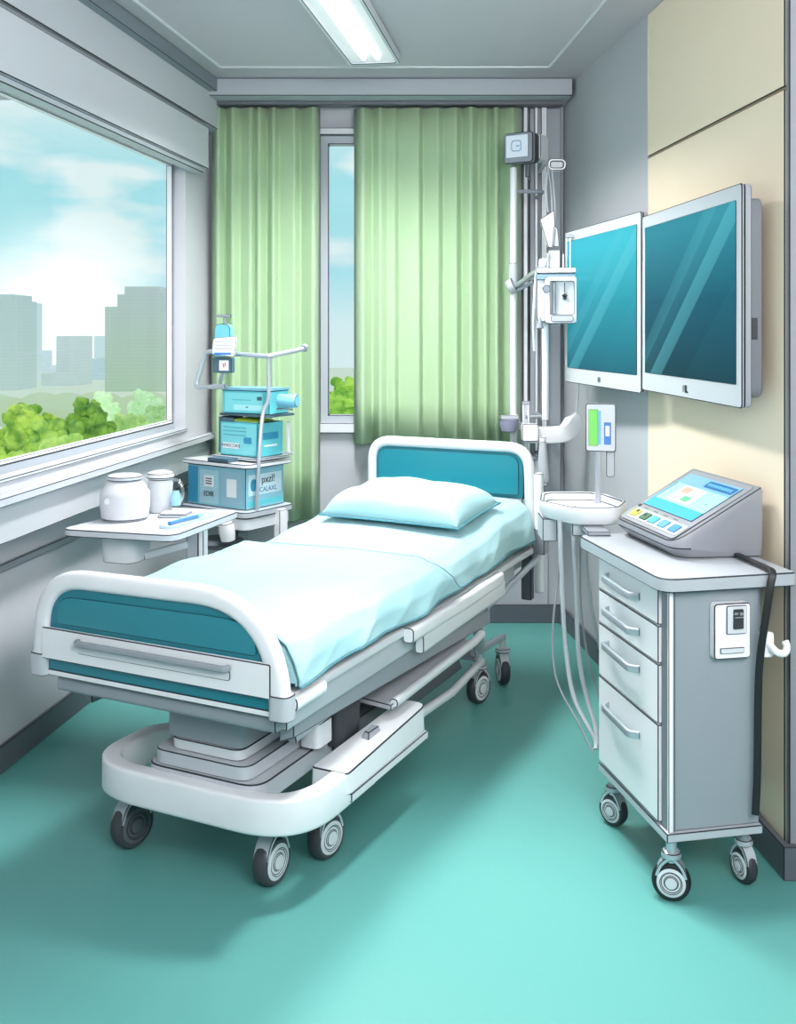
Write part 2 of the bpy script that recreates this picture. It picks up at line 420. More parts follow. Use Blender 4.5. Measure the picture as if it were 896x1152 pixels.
# deck and rails under the mattress
def rise(a):
    t = max(0, min(1, (a-.95)/1.0)); return .075*t*t*(3-2*t)
def side_path(c, z, a0, a1, k=1., n=14): return [(c, a0+(a1-a0)*i/n, z+rise(a0+(a1-a0)*i/n)*k) for i in range(n+1)]
B().box(-.40, .40, -.15, 1.93, .585, .632).done('deck', GREY, bed, edge=.003)
for s in (-1, 1):
    B().sweep(side_path(s*.437, .645, -.19, 1.94, .25), rsec(.04, .03, .3), (0, 0, 1)).done('side_rail', OFFW, bed, edge=.003)
    B().sweep(side_path(s*.415, .585, -.17, 1.75, .15), rsec(.03, .075, .2), (0, 0, 1)).done('chassis_rail', LGREY, bed, edge=.003)
# folded guard grip on the right side rail
B().sweep(side_path(.472, .636, .55, 1.45, .22), rsec(.04, .052, .35, 4), (0, 0, 1)).done('guard_rail', WHITE2, bed, edge=.003)
B().sweep([(.463, .66, .575), (.463, 1.5, .59)], rsec(.034, .065, .35, 4), (0, 0, 1)).done('guard_rail', OFFW, bed, edge=.003)
B().sweep(spline([(.462, 1.3, .55), (.47, 1.6, .585), (.475, 1.85, .62), (.47, 1.97, .63)], 6), rsec(.022, .028, .4), (0, 0, 1)).done('guard_arm', STEEL, bed, edge=.002)
B().sweep([(.455, -.19, .635), (.455, -.02, .637)], rsec(.045, .04, .4, 4), (0, 0, 1)).done('end_grip', WHITE, bed, edge=.003)
B().hexa([(.36, -.1, .48), (.41, -.1, .50), (.41, 1.5, .43), (.36, 1.5, .43)], [(.36, -.1, .55), (.41, -.1, .555), (.41, 1.5, .55), (.36, 1.5, .55)]).done('lower_chassis', GREY, bed, edge=.003)
B().hexa([(-.41, -.1, .50), (-.36, -.1, .48), (-.36, 1.5, .43), (-.41, 1.5, .43)], [(-.41, -.1, .55), (-.36, -.1, .55), (-.36, 1.5, .55), (-.41, 1.5, .55)]).done('lower_chassis', GREY, bed, edge=.003)
B().box(-.36, .36, 1.40, 1.47, .45, .53).done('cross_member', DGREY, bed, edge=.003)
B().box(-.36, .36, .28, .35, .49, .55).done('cross_member', DGREY, bed, edge=.003)
# lift housing
B().prism(rrect(.29, .30, .035, 5, .075, .06), .085, T(0, 0, .425)).done('lift_housing', GREY, bed, edge=.003)
B().prism(rrect(.19, .26, .03, 5, .06, .08), .08, T(0, 0, .51)).done('lift_column', DGREY, bed, edge=.003)
B().prism(rrect(.36, .42, .05, 5, .08, .09), .045, T(0, 0, .345)).done('lift_block', LGREY, bed, edge=.003)
B().prism(rrect(.27, .33, .04, 5, .085, .07), .035, T(0, 0, .39)).done('lift_block', OFFW, bed, edge=.003)
B().prism(rrect(.43, .50, .07, 6, .09, .12), .065, T(0, 0, .28)).done('lift_plate', LGREY, bed, edge=.004)
B().hexa([(-.12, .30, .25), (.32, .30, .25), (.26, 1.55, .20), (-.16, 1.55, .20)], [(-.10, .32, .34), (.30, .32, .34), (.24, 1.53, .28), (-.14, 1.53, .28)]).done('base_body', DGREY, bed, edge=.004)
B().sweep([(.30, .05, .43), (.36, .42, .50)], rsec(.03, .055, .3), (1, 0, 0)).done('lift_arm', LGREY, bed, edge=.003)
B().sweep([(-.14, .2, .36), (-.18, .9, .5)], rsec(.05, .07, .3), (1, 0, 0)).done('lift_arm', GREY, bed, edge=.003)
B().sweep([(.2, .42, .31), (.24, .98, .5)], rsec(.06, .09, .3), (1, 0, 0)).done('lift_arm', DGREY, bed, edge=.003)
B().prism(rrect(.10, .16, .03, 4, .30, .36), .17, T(0, 0, .32)).done('lift_cover', CHAR, bed, edge=.003)
B().prism(rrect(.07, .10, .02, 4, .31, .20), .08, T(0, 0, .36)).done('motor_cover', OFFW, bed, edge=.003)
B().sweep([(.1, 1.5, .27), (.05, 1.2, .5)], rsec(.06, .08, .3), (1, 0, 0)).done('lift_arm', GREY, bed, edge=.003)
# under shelf
B().hexa([(.12, .55, .385), (.43, .50, .385), (.43, 1.28, .40), (.12, 1.28, .40)], [(.12, .55, .405), (.43, .50, .405), (.43, 1.28, .42), (.12, 1.28, .42)]).done('under_shelf', LGREY, bed, edge=.003)
B().sweep([(.43, .52, .405), (.435, 1.24, .42), (.435, 1.34, .432)], rsec(.03, .03, .4, 3), (0, 0, 1)).done('shelf_edge', OFFW, bed, edge=.003)
for a_ in (.7, 1.2): B().box(.2, .23, a_, a_+.03, .41, .56).done('shelf_hanger', GREY, bed, edge=.002)
# base ring
pth = fillet([(-.20, .24, .275), (-.315, .14, .275), (-.315, -.145, .275), (.445, -.145, .275), (.445, .30, .275)], [0, .1, .2, .19, 0], 12)
B().sweep(pth, rrect(.06, .108, .012, 3), (0, 0, 1)).done('base_frame', WHITE2, bed, edge=.003, ang=50)
pc = B()
op = fillet([(.345, .10, 0), (.482, .10, 0), (.478, .70, 0), (.37, .70, 0)], [.02, .02, .045, .045], 6, True)
pc.hexa([(p.x, p.y, .262) for p in op], [(p.x*.97+.012, p.y, .33+.025*max(0, (p.y-.35))/.35) for p in op])
pdl = pc.done('pedal_cover', WHITE2, bed, edge=.004)
B().box(.372, .386, .12, .60, .245, .262).box(.465, .484, .12, .69, .235, .262).done('cover_skirt', OFFW, pdl, edge=.003)
B().hexa([(.39, .34, .325), (.43, .33, .325), (.43, .43, .335), (.39, .43, .335)], [(.40, .36, .36), (.42, .355, .36), (.425, .42, .362), (.40, .42, .362)]).done('pedal', GREY, pdl, edge=.003)
B().sweep([(.40, .66, .275), (.36, 1.2, .22), (.30, 1.68, .20)], rsec(.03, .03, .4), (0, 0, 1)).done('base_rail', OFFW, bed, edge=.002)
B().sweep([(-.30, .12, .275), (-.30, 1.0, .24), (-.28, 1.68, .20)], rsec(.03, .03, .4), (0, 0, 1)).done('base_rail', OFFW, bed, edge=.002)
B().sweep([(-.28, 1.66, .23), (.28, 1.66, .23)], rsec(.05, .05, .3), (0, 0, 1)).done('rear_axle', GREY, bed, edge=.002)
for s in (-1, 1):
    B().sweep(spline([(s*.36, 1.44, .47), (s*.34, 1.55, .36), (s*.285, 1.68, .25)], 5), rsec(.05, .04, .3), None).done('rear_leg', LGREY, bed, edge=.002)
    B().sweep(spline([(s*.28, 1.62, .245), (s*.285, 1.85, .235), (s*.285, 2.0, .225)], 4), rsec(.032, .028, .4), (0, 0, 1)).done('rear_arm', STEEL, bed, edge=.002)
TY = mat('tyre grey', (64, 67, 72), .5)
caster(bed, .275, -.01, .145, -4, .235, .05, tyrem=TY, hubm=OFFW)
caster(bed, -.262, -.02, .152, -12, .235, .05, tyrem=TY, hubm=DGREY)
caster(bed, .345, .20, .14, -12, .235, .05, tyrem=TY, hubm=OFFW)
caster(bed, .276, 1.70, .145, -14, .24, hubm=OFFW)
caster(bed, .285, 1.99, .14, 36, .235, hubm=OFFW)
caster(bed, -.276, 1.70, .145, 8, .24, hubm=OFFW)

# ---- mattress, blanket, pillow
SECP = spline([(-.448, .675), (-.447, .745), (-.435, .79), (-.40, .812), (-.3, .82), (0, .826), (.3, .82), (.385, .812), (.428, .785), (.446, .735), (.455, .675)], 5) if False else None
def cross(s):
    key = [(-.448, .692), (-.447, .748), (-.436, .790), (-.40, .812), (-.30, .820), (0, .826), (.30, .820), (.375, .812), (.425, .782), (.446, .74), (.452, .690)]
    kt = [0, .1, .17, .23, .33, .5, .67, .76, .83, .9, 1]
    for i in range(len(kt)-1):
        if s <= kt[i+1]+1e-9:
            t = (s-kt[i])/(kt[i+1]-kt[i]); a, b_ = key[i], key[i+1]
            return a[0]+(b_[0]-a[0])*t, a[1]+(b_[1]-a[1])*t
    return key[-1]
def sheet_pt(s, a, off=0., fold=1.):
    c, h = cross(s)
    drop = max(0, min(1, (.80-h)/.12)); hem = 1-drop
    h2 = h+rise(a)*(1-.75*drop)
    sgn = 1 if c > 0 else -1
    wob = math.sin(a*15+h*34)*.010+math.sin(a*31-h*30+1)*.004+math.sin(a*6.3+2)*.006
    ph = a*6.2+(.80-h)*15*(1 if sgn > 0 else -1)+.6*math.sin(a*3.1)
    ridge = (1-abs(math.sin(ph)))**2.2+.5*(1-abs(math.sin(ph*1.7+1)))**3
    c += sgn*drop*fold*(.004+wob*.5+.020*ridge*(.35+.65*math.sin(PI*min(1, drop*1.1))))
    h2 += (1-drop)*.004*math.sin(a*7+c*5)+drop*.008*math.sin(a*8.5)*fold
    # puckers next to the edge
    e = max(0, 1-abs(abs(c)-.38)/.12)
    h2 += e*.007*math.sin(a*17+c*14)*fold
    if off:
        k = max(0, min(1, (abs(c)-.36)/.08)); c += sgn*off*k; h2 += off*(1-.85*max(0, min(1, (drop-.25)/.5)))
    return Vector((c, a, h2))
A0, A1 = -.175, 1.955
NS, NA = 88, 150
mb = B()
mb.grid(lambda u, v: sheet_pt(v, A0+(A1-A0)*u), NA, NS)
def endrow(a, da):
    top = [sheet_pt(j/NS, a) for j in range(NS+1)]
    bot = [Vector((q.x*.995, a, min(q.z-.002, .69))) for q in top]
    v = top+bot; n = NS+1
    mb._add(v, [(j, j+1, n+j+1, n+j) for j in range(NS)])
endrow(A0, 0); endrow(A1, 0)
mat_o = thing('mattress', 'thick mattress in pale aqua fitted sheet lying on the hospital bed', 'mattress', bed.location, BR)
mb.done('fitted_sheet', SHEET, mat_o, edge=0, ang=70)
B().box(-.41, .41, A0+.015, A1-.015, .636, .70).done('mattress_core', mat('mattress core', (150, 190, 196), .8), mat_o, edge=0)
bl = B()
def bfn(u, v):
    c, h = cross(v); drop = max(0, min(1, (.80-h)/.12))
    aend = .86+(.17*drop if c > 0 else .04*drop)
    a = A0-.004+(aend-A0)*u
    q = sheet_pt(v, a, .0125, 1.0)
    lip = max(0, (u-.955)/.045)
    q.z += .006*math.sin(lip*PI)*(1-drop)
    if c > 0: q.x += .003*(1+math.sin(a*9+1))*drop
    return q
bl.grid(bfn, 110, 88)
bo = tag(at(bl.done('blanket', BLANK, edge=0, ang=70, solid=.007), bed.location, BR), 'pale aqua blanket spread over the foot half of the mattress', 'blanket')
hemp = [bfn(1, v/88)+Vector((0, 0, .004)) for v in range(89)]
HEM = mat('hem shade', (84, 138, 150), .9)
B().tube(hemp, .0034, 6).done('hem', HEM, bo, edge=0)
B().tube([bfn(u/110, 1)+Vector((.004, 0, -.002)) for u in range(111)], .0034, 6).done('hem', HEM, bo, edge=0)
B().tube([sheet_pt(1, .90+(A1-.90)*u/40)+Vector((.002, 0, 0)) for u in range(41)], .0034, 6).done('hem', HEM, mat_o, edge=0)
# pillow
pw = B()
def pfn(u, v):
    x, y = u*2-1, v*2-1
    ex = (1-abs(x)**4.5)*(1-abs(y)**4.5); t = max(0, ex)**.42
    sq = 1-.045*(1-abs(y))*0
    px_ = x*.315*(1-.05*abs(y)**3*0+.03*x*x*y*y); py_ = y*.215*(1+.04*x*x*y*y)
    return px_, py_, t, x, y
N = 26
def pt_top(u, v):
    a, b_, t, x, y = pfn(u, v)
    return (a, b_, .020+.108*t+.006*math.sin(3*x+4*y)*t+.004*math.sin(9*x-5*y)*t)
def pt_bot(u, v):
    a, b_, t, x, y = pfn(u, v)
    return (a, b_, .020-.012*t)
pw.grid(pt_top, N, N).grid(pt_bot, N, N)
pil = pw.done('pillow', PILW, edge=0, ang=80, sub=1)
pil.matrix_world = BM @ T(.03, 1.50, .826+rise(1.50)+.008) @ R(5.5, 'X') @ R(-2, 'Z') @ Matrix.Diagonal((1.05, 1, .98, 1))
rim = [pt_top(k/40, 0) for k in range(40)]+[pt_top(1, k/30) for k in range(30)]+[pt_top(1-k/40, 1) for k in range(40)]+[pt_top(0, 1-k/30) for k in range(30)]
B().tube(rim, .0045, 6, True).done('piping', HEM, pil, edge=0)
tag(pil, 'plump pale aqua pillow at the head of the bed below the teal headboard', 'pillow')

# ------------------------------------------------------------------ drawer cart on the right
CRZ = math.atan(.20)
cart = thing('drawer_cart', 'tall white four-drawer medical cart with grey side panels by the cream wall', 'cart', (.8055, 3.085, 0), CRZ)
CM = T(.8055, 3.085, 0) @ Matrix.Rotation(CRZ, 4, 'Z')
LXB, LYB = .295, .515
B().box(.006, LXB, .004, LYB, .205, .925).done('body', mat('cart side grey', (150, 158, 165), .45), cart, edge=.003)
B().box(-.002, .02, .0, .05, .205, .925).done('corner_post', mat('cart post grey', (120, 126, 134), .45), cart, edge=.003)
B().box(-.004, .012, -.004, .006, .205, .925).done('corner_strip', WHITE, cart, edge=.002)
op = fillet([(-.045, -.045, 0), (.395, -.035, 0), (.395, .635, 0), (-.045, .635, 0)], [.06, .015, .015, .05], 6, True)
ct = B(); ct.prism([(p.x, p.y) for p in op], .042, T(0, 0, .926))
ct.done('worktop', mat('worktop grey', (178, 184, 190), .3), cart, edge=.004)
B().box(-.012, LXB+.004, -.01, LYB+.004, .178, .205).done('base_plate', LGREY, cart, edge=.003)
divs = [.212, .508, .690, .806, .922]
for k in range(4):
    z0, z1 = divs[k]+.0025, divs[k+1]-.0025
    d = B().box(-.012, .006, .052, LYB, z0, z1).done('drawer', WHITE, cart, edge=.003)
    zc = z1-.05 if k < 3 else z1-.055
    if k == 0: zc = z1-.075
    hp = fillet([(-.012, .43, zc+.004), (-.042, .41, zc+.004), (-.042, .20, zc-.004), (-.012, .18, zc-.004)], .025, 5)
    B().sweep(hp, rsec(.012, .024, .4), (0, 0, 1)).done('handle', STEEL, d, edge=.002)
# fittings on the side facing the room
sb = B().prism(rrect(.118, .165, .012, 4, .19, .80), .03, T(0, .004, 0) @ FRONT).done('outlet_box', WHITE, cart, edge=.003)
B().prism(rrect(.066, .085, .006, 3, .20, .835), .008, T(0, -.026, 0) @ FRONT).done('inner_plate', OFFW, sb, edge=.002)
B().prism(rrect(.032, .058, .003, 2, .203, .838), .006, T(0, -.034, 0) @ FRONT).done('dark_window', CHAR, sb, edge=.001)
B().box(.188, .200, -.0412, -.0402, .852, .858).box(.206, .216, -.0412, -.0402, .850, .858).box(.190, .217, -.0412, -.0402, .842, .845).done('window_mark', GREY, sb, edge=0)
B().box(.148, .226, -.032, -.026, .735, .752).done('lower_lip', OFFW, sb, edge=.002)
hk = B()
hk.prism(fillet_o := [(p.x, p.y) for p in fillet([(.288, .715, 0), (.325, .715, 0), (.325, .79, 0), (.292, .79, 0)], .012, 4, True)], .03, T(0, .004, 0) @ FRONT)
hk.tube(spline([(.31, -.022, .755), (.32, -.05, .737), (.34, -.06, .736), (.352, -.052, .752), (.350, -.045, .768)], 5), .011)
hk.done('cable_hook', WHITE, cart, edge=.002)
B().box(LXB+.001, LXB+.02, .03, .05, .55, .92).done('cable_channel', GREY, cart, edge=.002)
caster(cart, .012, .012, .115, 62, .19, .034, STEEL, BLACK, OFFW)
caster(cart, .03, LYB-.03, .105, 30, .19, .036, LGREY, CHAR, OFFW)
caster(cart, LXB-.02, .06, .105, 8, .19, .034, LGREY, CHAR, OFFW)
caster(cart, LXB-.03, LYB-.03, .105, 30, .19, .036, LGREY, CHAR, OFFW)

# ------------------------------------------------------------------ console on the cart
con = thing('monitor_console', 'grey sloped touchscreen console with coloured buttons standing on the drawer cart', 'medical monitor', CM @ Vector((0, 0, .969)), CRZ)
y0, y1, xf, xb = .175, .640, .098, .405
hf, hbk = .056, .222
cb = B()
ob = fillet([(xf+.035, y0+.03, 0), (xb, y0+.0, 0), (xb, y1, 0), (xf+.035, y1-.02, 0)], [.05, .012, .012, .04], 5, True)
om = fillet([(xf, y0, 0), (xb+.004, y0-.004, 0), (xb+.004, y1+.004, 0), (xf, y1, 0)], [.06, .012, .012, .05], 5, True)
def slope(x): return hf+(hbk-hf)*(x-xf)/(xb-xf)
n = len(om)
L0 = [(p.x, p.y, .001) for p in ob]; L1 = [(p.x, p.y, .035) for p in om]; L2 = [(p.x, p.y, slope(p.x)-.012) for p in om]; L3 = [((p.x-.25)*.975+.25, (p.y-.4)*.98+.4, slope(p.x)) for p in om]
vv = L0+L1+L2+L3
ff = [tuple(range(n))[::-1], tuple(range(3*n, 4*n))]
for k in range(3): ff += [(k*n+i, k*n+(i+1) % n, (k+1)*n+(i+1) % n, (k+1)*n+i) for i in range(n)]
cb._add(vv, ff)
CASE = mat('console grey', (140, 143, 150), .4)
cb.done('housing', CASE, con, edge=.003, ang=38)
# slope frame: u = from far (left seen from the front) to near, v = up the slope
sl = math.hypot(xb-xf, hbk-hf); th = math.atan2(hbk-hf, xb-xf)
ex = Vector((0, -1, 0)); ey = Vector((math.cos(th), 0, math.sin(th))); ez = ex.cross(ey)
SM = Matrix(((ex.x, ey.x, ez.x, xf), (ex.y, ey.y, ez.y, y1), (ex.z, ey.z, ez.z, hf), (0, 0, 0, 1)))
Lw = y1-y0
def plate(name, m, u0, u1, v0, v1, z, t=.002, r=.004, par=con, edge=.0012):
    return B().prism(rrect((u1-u0)*Lw, (v1-v0)*sl, r, 4, (u0+u1)/2*Lw, (v0+v1)/2*sl), t, SM @ T(0, 0, z)).done(name, m, par, edge=edge)
plate('face_plate', mat('console face', (158, 161, 167), .35), .05, .95, .03, .97, .0, .003, .02, edge=.002)
CS = mat('screen blue', (62, 160, 214), .25, emit=(70, 170, 220), es=.55)
scr = plate('screen', CS, .10, .88, .30, .90, .003, .003, edge=.002)
plate('screen_header', mat('screen steel blue', (120, 168, 190), .3, emit=(130, 175, 195), es=.4), .10, .88, .74, .90, .006, .0005, .001, scr, 0)
plate('screen_title_bar', mat('screen navy', (24, 92, 150), .3, emit=(24, 100, 160), es=.5), .46, .86, .77, .87, .0066, .0006, .006, scr, 0)
plate('screen_view', mat('screen aqua', (150, 218, 236), .3, emit=(150, 220, 236), es=.5), .13, .88, .44, .735, .006, .0006, .001, scr, 0)
plate('screen_picture', mat('screen mint', (214, 224, 222), .3, emit=(214, 226, 224), es=.4), .27, .60, .47, .72, .0067, .0005, .004, scr, 0)
plate('picture_spot', mat('screen salmon', (240, 160, 140), .3, emit=(240, 160, 140), es=.4), .30, .42, .61, .70, .0074, .0004, .008, scr, 0)
plate('picture_spot', mat('screen green', (90, 190, 130), .3, emit=(90, 190, 130), es=.4), .43, .54, .50, .58, .0074, .0004, .006, scr, 0)
plate('picture_spot', mat('screen mauve', (186, 176, 196), .3, emit=(186, 176, 196), es=.4), .30, .40, .49, .57, .0074, .0004, .006, scr, 0)
plate('cursor', mat('screen navy', (24, 92, 150)), .76, .775, .55, .57, .0067, .0005, .001, scr, 0)
for k in range(9):
    plate('title_mark', mat('screen light', (110, 180, 220), .3, emit=(120, 190, 230), es=.4), .49+k*.038, .515+k*.038, .80, .84, .0073, .0004, .001, scr, 0)
kp = plate('key_panel', WHITE2, .12, .93, .075, .235, .003, .0015, .008)
for k, (u, m) in enumerate([(.19, mat('key yellow', (226, 220, 90), .4)), (.36, mat('key dark green', (70, 110, 80), .4)), (.50, mat('key aqua', (80, 190, 210), .4)), (.66, mat('key blue', (96, 170, 224), .4)), (.83, mat('key deep blue', (70, 150, 220), .4))]):
    plate('button', m, u-.055, u+.055, .10, .205, .0045, .004, .008, kp, .0008)
plate('button_mark', INK, .18, .215, .16, .20, .0086, .0006, .003, kp, 0)
plate('button_mark', INK, .33, .36, .15, .18, .0086, .0006, .003, kp, 0)
plate('indicator', CHAR, .07, .11, .25, .285, .003, .002, .003, con, 0)
for k in range(4): plate('legend_mark', DGREY, .18+k*.16, .25+k*.16, .255, .265, .0031, .0006, .001, con, 0)
# black cable from the console over the edge, through the hook and down
cbl = B()
pts = [(.315, .17, .012), (.316, .10, .010), (.312, .0, .010), (.305, -.052, .007), (.292, -.062, -.03), (.280, -.058, -.12), (.272, -.05, -.2), (.270, -.036, -.30), (.270, -.03, -.45), (.268, -.03, -.6), (.262, -.03, -.72)]
cbl.sweep(spline(pts, 7), rsec(.022, .011, .45, 3), None)
cbl.done('power_cable', BLACK, con, edge=0, ang=60)

# ------------------------------------------------------------------ instrument tray with hoses behind the cart
tray = thing('instrument_tray', 'rounded white instrument tray with hanging grey hoses between bed and drawer cart', 'tray', (.70, 3.955, 0), 0)
ot = fillet([(-.165, -.02, 0), (-.06, -.19, 0), (.10, -.19, 0), (.165, -.03, 0), (.10, .19, 0), (-.13, .19, 0)], [.06, .08, .07, .08, .09, .06], 6, True)
ot2 = [(p.x*.86, p.y*.86) for p in ot]; ot1 = [(p.x, p.y) for p in ot]
tb = B(); nn = len(ot1)
rows = [[(x*.90, y*.90, .985) for x, y in ot1], [(x, y, 1.012) for x, y in ot1], [(x, y, 1.045) for x, y in ot1], [(x*.975, y*.975, 1.053) for x, y in ot1], [(x*.90, y*.90, 1.05) for x, y in ot1], [(x*.86, y*.86, 1.022) for x, y in ot1]]
vv = sum(rows, []); ff = [tuple(range(nn))[::-1], tuple(range(5*nn, 6*nn))]
for k in range(5): ff += [(k*nn+i, k*nn+(i+1) % nn, (k+1)*nn+(i+1) % nn, (k+1)*nn+i) for i in range(nn)]
tb._add(vv, ff); tb.done('tray_top', WHITE2, tray, edge=.003, ang=50)
B().prism([(x*.5+.05, y*.4-.02) for x, y in ot1], .004, T(0, 0, 1.023)).done('tray_liner', OFFW, tray, edge=.002)
B().tube([(.075, .07, 1.02), (.075, .07, 1.26)], .0115).done('post', STEEL, tray, edge=.002)
sg = B().prism(rrect(.115, .185, .012, 4, 0, 0), .02, T(.085, .065, 1.32) @ R(-14, 'Z') @ FRONT).done('sign_panel', OFFW, tray, edge=.0035)
SGM = T(.085, .065, 1.32) @ R(-14, 'Z') @ FRONT
B().prism(rrect(.036, .14, .003, 3, -.028, 0), .003, SGM @ T(0, 0, .02)).done('green_label', GREEN, sg, edge=.001)
B().prism(rrect(.01, .13, .002, 2, -.004, 0), .003, SGM @ T(0, 0, .02)).done('blue_strip', SKYB, sg, edge=0)
B().prism(rrect(.026, .085, .003, 3, .026, -.022), .003, SGM @ T(0, 0, .02)).done('blue_label', BLUEL, sg, edge=.001)
B().prism(rrect(.016, .04, .002, 3, .026, -.012), .001, SGM @ T(0, 0, .023)).done('label_window', PAPER, sg, edge=0)
B().box(-.05, .05, .0, .006, .08, .092, SGM @ T(0, -.0, .012) @ R(-90, 'X')).done('top_clip', GREY, sg, edge=.001)
B().prism(rrect(.034, .12, .01, 4, .125, 1.185), .022, T(0, .10, 0) @ FRONT).done('handset', LGREY, tray, edge=.003)
B().tube([(.125, .09, 1.235), (.118, .085, 1.30)], .008).done('handset_arm', LGREY, tray, edge=0)
B().box(-.155, -.10, -.04, .10, .90, .985).done('tray_bracket', LGREY, tray, edge=.003)
B().box(-.06, .05, -.14, .08, .94, .99).done('tray_bracket', LGREY, tray, edge=.003)
B().box(-.03, .05, -.285, -.10, .9695, .984).done('mounting_plate', GREY, tray, edge=.002)
def hose(pts, r, m):
    B().tube(spline(pts, 8), r, 10).done('hose', m, tray, edge=0)
hose([(-.10, -.10, .99), (-.095, -.11, .80), (-.085, -.13, .55), (-.06, -.17, .36), (.0, -.24, .24), (.0, -.27, .21)], .0085, LGREY)
hose([(-.055, -.12, .98), (-.045, -.13, .75), (-.035, -.13, .5), (-.01, -.16, .35), (.010, -.22, .27), (.010, -.26, .22)], .0085, LGREY)
hose([(-.09, -.06, .99), (-.10, -.08, .8), (-.125, -.1, .6), (-.12, -.14, .42), (-.05, -.22, .28), (-.01, -.27, .20)], .004, GREY)
hose([(.0, -.10, .97), (.0, -.10, .8), (.03, -.08, .62), (.06, -.05, .5), (.075, .0, .47)], .0065, LGREY)
hose([(-.02, -.08, .97), (-.02, -.08, .7), (0, -.10, .5), (.03, -.13, .38), (.05, -.2, .3)], .004, GREY)

# ------------------------------------------------------------------ wall monitors
def screen_mat(name, bright):
    m = bpy.data.materials.new(name); m.use_nodes = True; nt = m.node_tree; b = nt.nodes['Principled BSDF']
    L = nt.links.new; tc = nt.nodes.new('ShaderNodeTexCoord')
    sx = nt.nodes.new('ShaderNodeSeparateXYZ'); L(tc.outputs['Object'], sx.inputs[0])
    mr = nt.nodes.new('ShaderNodeMapRange'); mr.inputs[1].default_value = -.34; mr.inputs[2].default_value = .34
    L(sx.outputs['Z'], mr.inputs[0])
    rp = nt.nodes.new('ShaderNodeValToRGB'); L(mr.outputs[0], rp.inputs['Fac'])
    cr = rp.color_ramp
    lo, mid, hi = bright
    cr.elements[0].color = lin(lo)+(1,); cr.elements[1].color = lin(hi)+(1,); cr.elements[1].position = .9
    e = cr.elements.new(.5); e.color = lin(mid)+(1,)
    # diagonal glare streaks painted into the screen glow: d = z - 1.35 x
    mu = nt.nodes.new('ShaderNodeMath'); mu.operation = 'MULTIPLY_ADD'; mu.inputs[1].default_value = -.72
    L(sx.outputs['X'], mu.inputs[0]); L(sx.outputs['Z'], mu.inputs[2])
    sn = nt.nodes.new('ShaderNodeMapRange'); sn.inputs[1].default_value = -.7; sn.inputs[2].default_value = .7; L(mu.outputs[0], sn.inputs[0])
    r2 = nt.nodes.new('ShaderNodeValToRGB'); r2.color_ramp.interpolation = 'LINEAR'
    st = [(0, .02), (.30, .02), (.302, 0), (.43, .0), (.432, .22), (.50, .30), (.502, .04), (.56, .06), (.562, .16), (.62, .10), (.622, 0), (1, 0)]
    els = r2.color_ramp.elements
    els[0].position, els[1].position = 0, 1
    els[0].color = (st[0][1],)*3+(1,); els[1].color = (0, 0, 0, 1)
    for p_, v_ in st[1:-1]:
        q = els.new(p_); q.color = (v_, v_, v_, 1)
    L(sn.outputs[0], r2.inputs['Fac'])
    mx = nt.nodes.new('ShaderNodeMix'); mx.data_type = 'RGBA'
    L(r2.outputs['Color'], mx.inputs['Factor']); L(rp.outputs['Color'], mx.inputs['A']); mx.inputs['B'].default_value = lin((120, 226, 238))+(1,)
    L(mx.outputs['Result'], b.inputs['Emission Color']); b.inputs['Emission Strength'].default_value = .95
    b.inputs['Base Color'].default_value = (.005, .02, .03, 1); b.inputs['Roughness'].default_value = .3; b.inputs['Specular IOR Level'].default_value = .02
    return m
def wall_monitor(near, far, hb_, ht_, label, sm, depth, wallgap, logo):
    n_, f_ = Vector(near), Vector(far); d = n_-f_; W = d.length; phi = math.atan2(d.y, d.x)
    hc = (hb_+ht_)/2; Hh = ht_-hb_
    c = (n_+f_)/2
    t = thing('wall_monitor', label, 'monitor', (c.x, c.y, hc), phi)
    B().prism(rrect(W, Hh, .018, 5), .010, T(0, .010, 0) @ FRONT).done('bezel', mat('bezel silver', (206, 209, 216), .4), t, edge=.004)
    B().prism(rrect(W-.004, Hh-.004, .018, 5), depth-.0105, T(0, depth, 0) @ FRONT).done('shell', mat('shell grey', (150, 154, 161), .45), t, edge=.003)
    sw, sh_ = W-.085, Hh-.125
    s = B().prism(rrect(sw, sh_, .004, 2), .003, T(0, .0, .012) @ FRONT).done('screen', sm, t, edge=.003)
    B().prism(rrect(W*.93, Hh*.9, .04, 5), .05, T(0, depth+.05, -.005) @ FRONT).done('rear_housing', mat('housing grey', (112, 116, 123), .5), t, edge=.003)
    B().box(W*.465-.0, W*.465+.004, depth+.012, depth+.032, -.14, -.07).done('power_switch', CHAR, t, edge=.001)
    g = wallgap
    B().box(-.16, .16, depth+.05, depth+g, -.12, .12).done('wall_bracket', GREY, t, edge=.003)
    zz = -Hh/2+.034
    if logo == 0:
        lg = B()
        lg.ring(rrect(.034, .024, .006, 3, 0, zz), rrect(.026, .017, .004, 3, 0, zz), .0015, FRONT)
        lg.box(-.006, -.003, -.0015, 0, zz-.007, zz+.007).box(.003, .006, -.0015, 0, zz-.007, zz+.007).box(-.006, .008, -.0015, 0, zz-.001, zz+.002)
        lg.done('logo', INK, t, edge=0)
    else:
        B().ring(rrect(.016, .026, .007, 4, -.022, zz), rrect(.009, .018, .004, 4, -.022, zz), .0015, FRONT).done('power_button', GREY, t, edge=0)
        lg = B(); lg.prism(rrect(.02, .028, .004, 3, .006, zz), .0015, FRONT).prism([(.012, zz-.014), (.028, zz-.014), (.028, zz-.008), (.016, zz-.006)], .0015, FRONT)
        lg.box(-.006, .002, -.0015, 0, zz-.002, zz+.014)
        lg.done('logo', INK, t, edge=0)
    return t
smR = screen_mat('dark teal painted glare', ((2, 26, 40), (10, 88, 112), (50, 146, 164)))
smL = screen_mat('bright teal painted glare', ((20, 92, 112), (40, 158, 176), (70, 208, 226)))
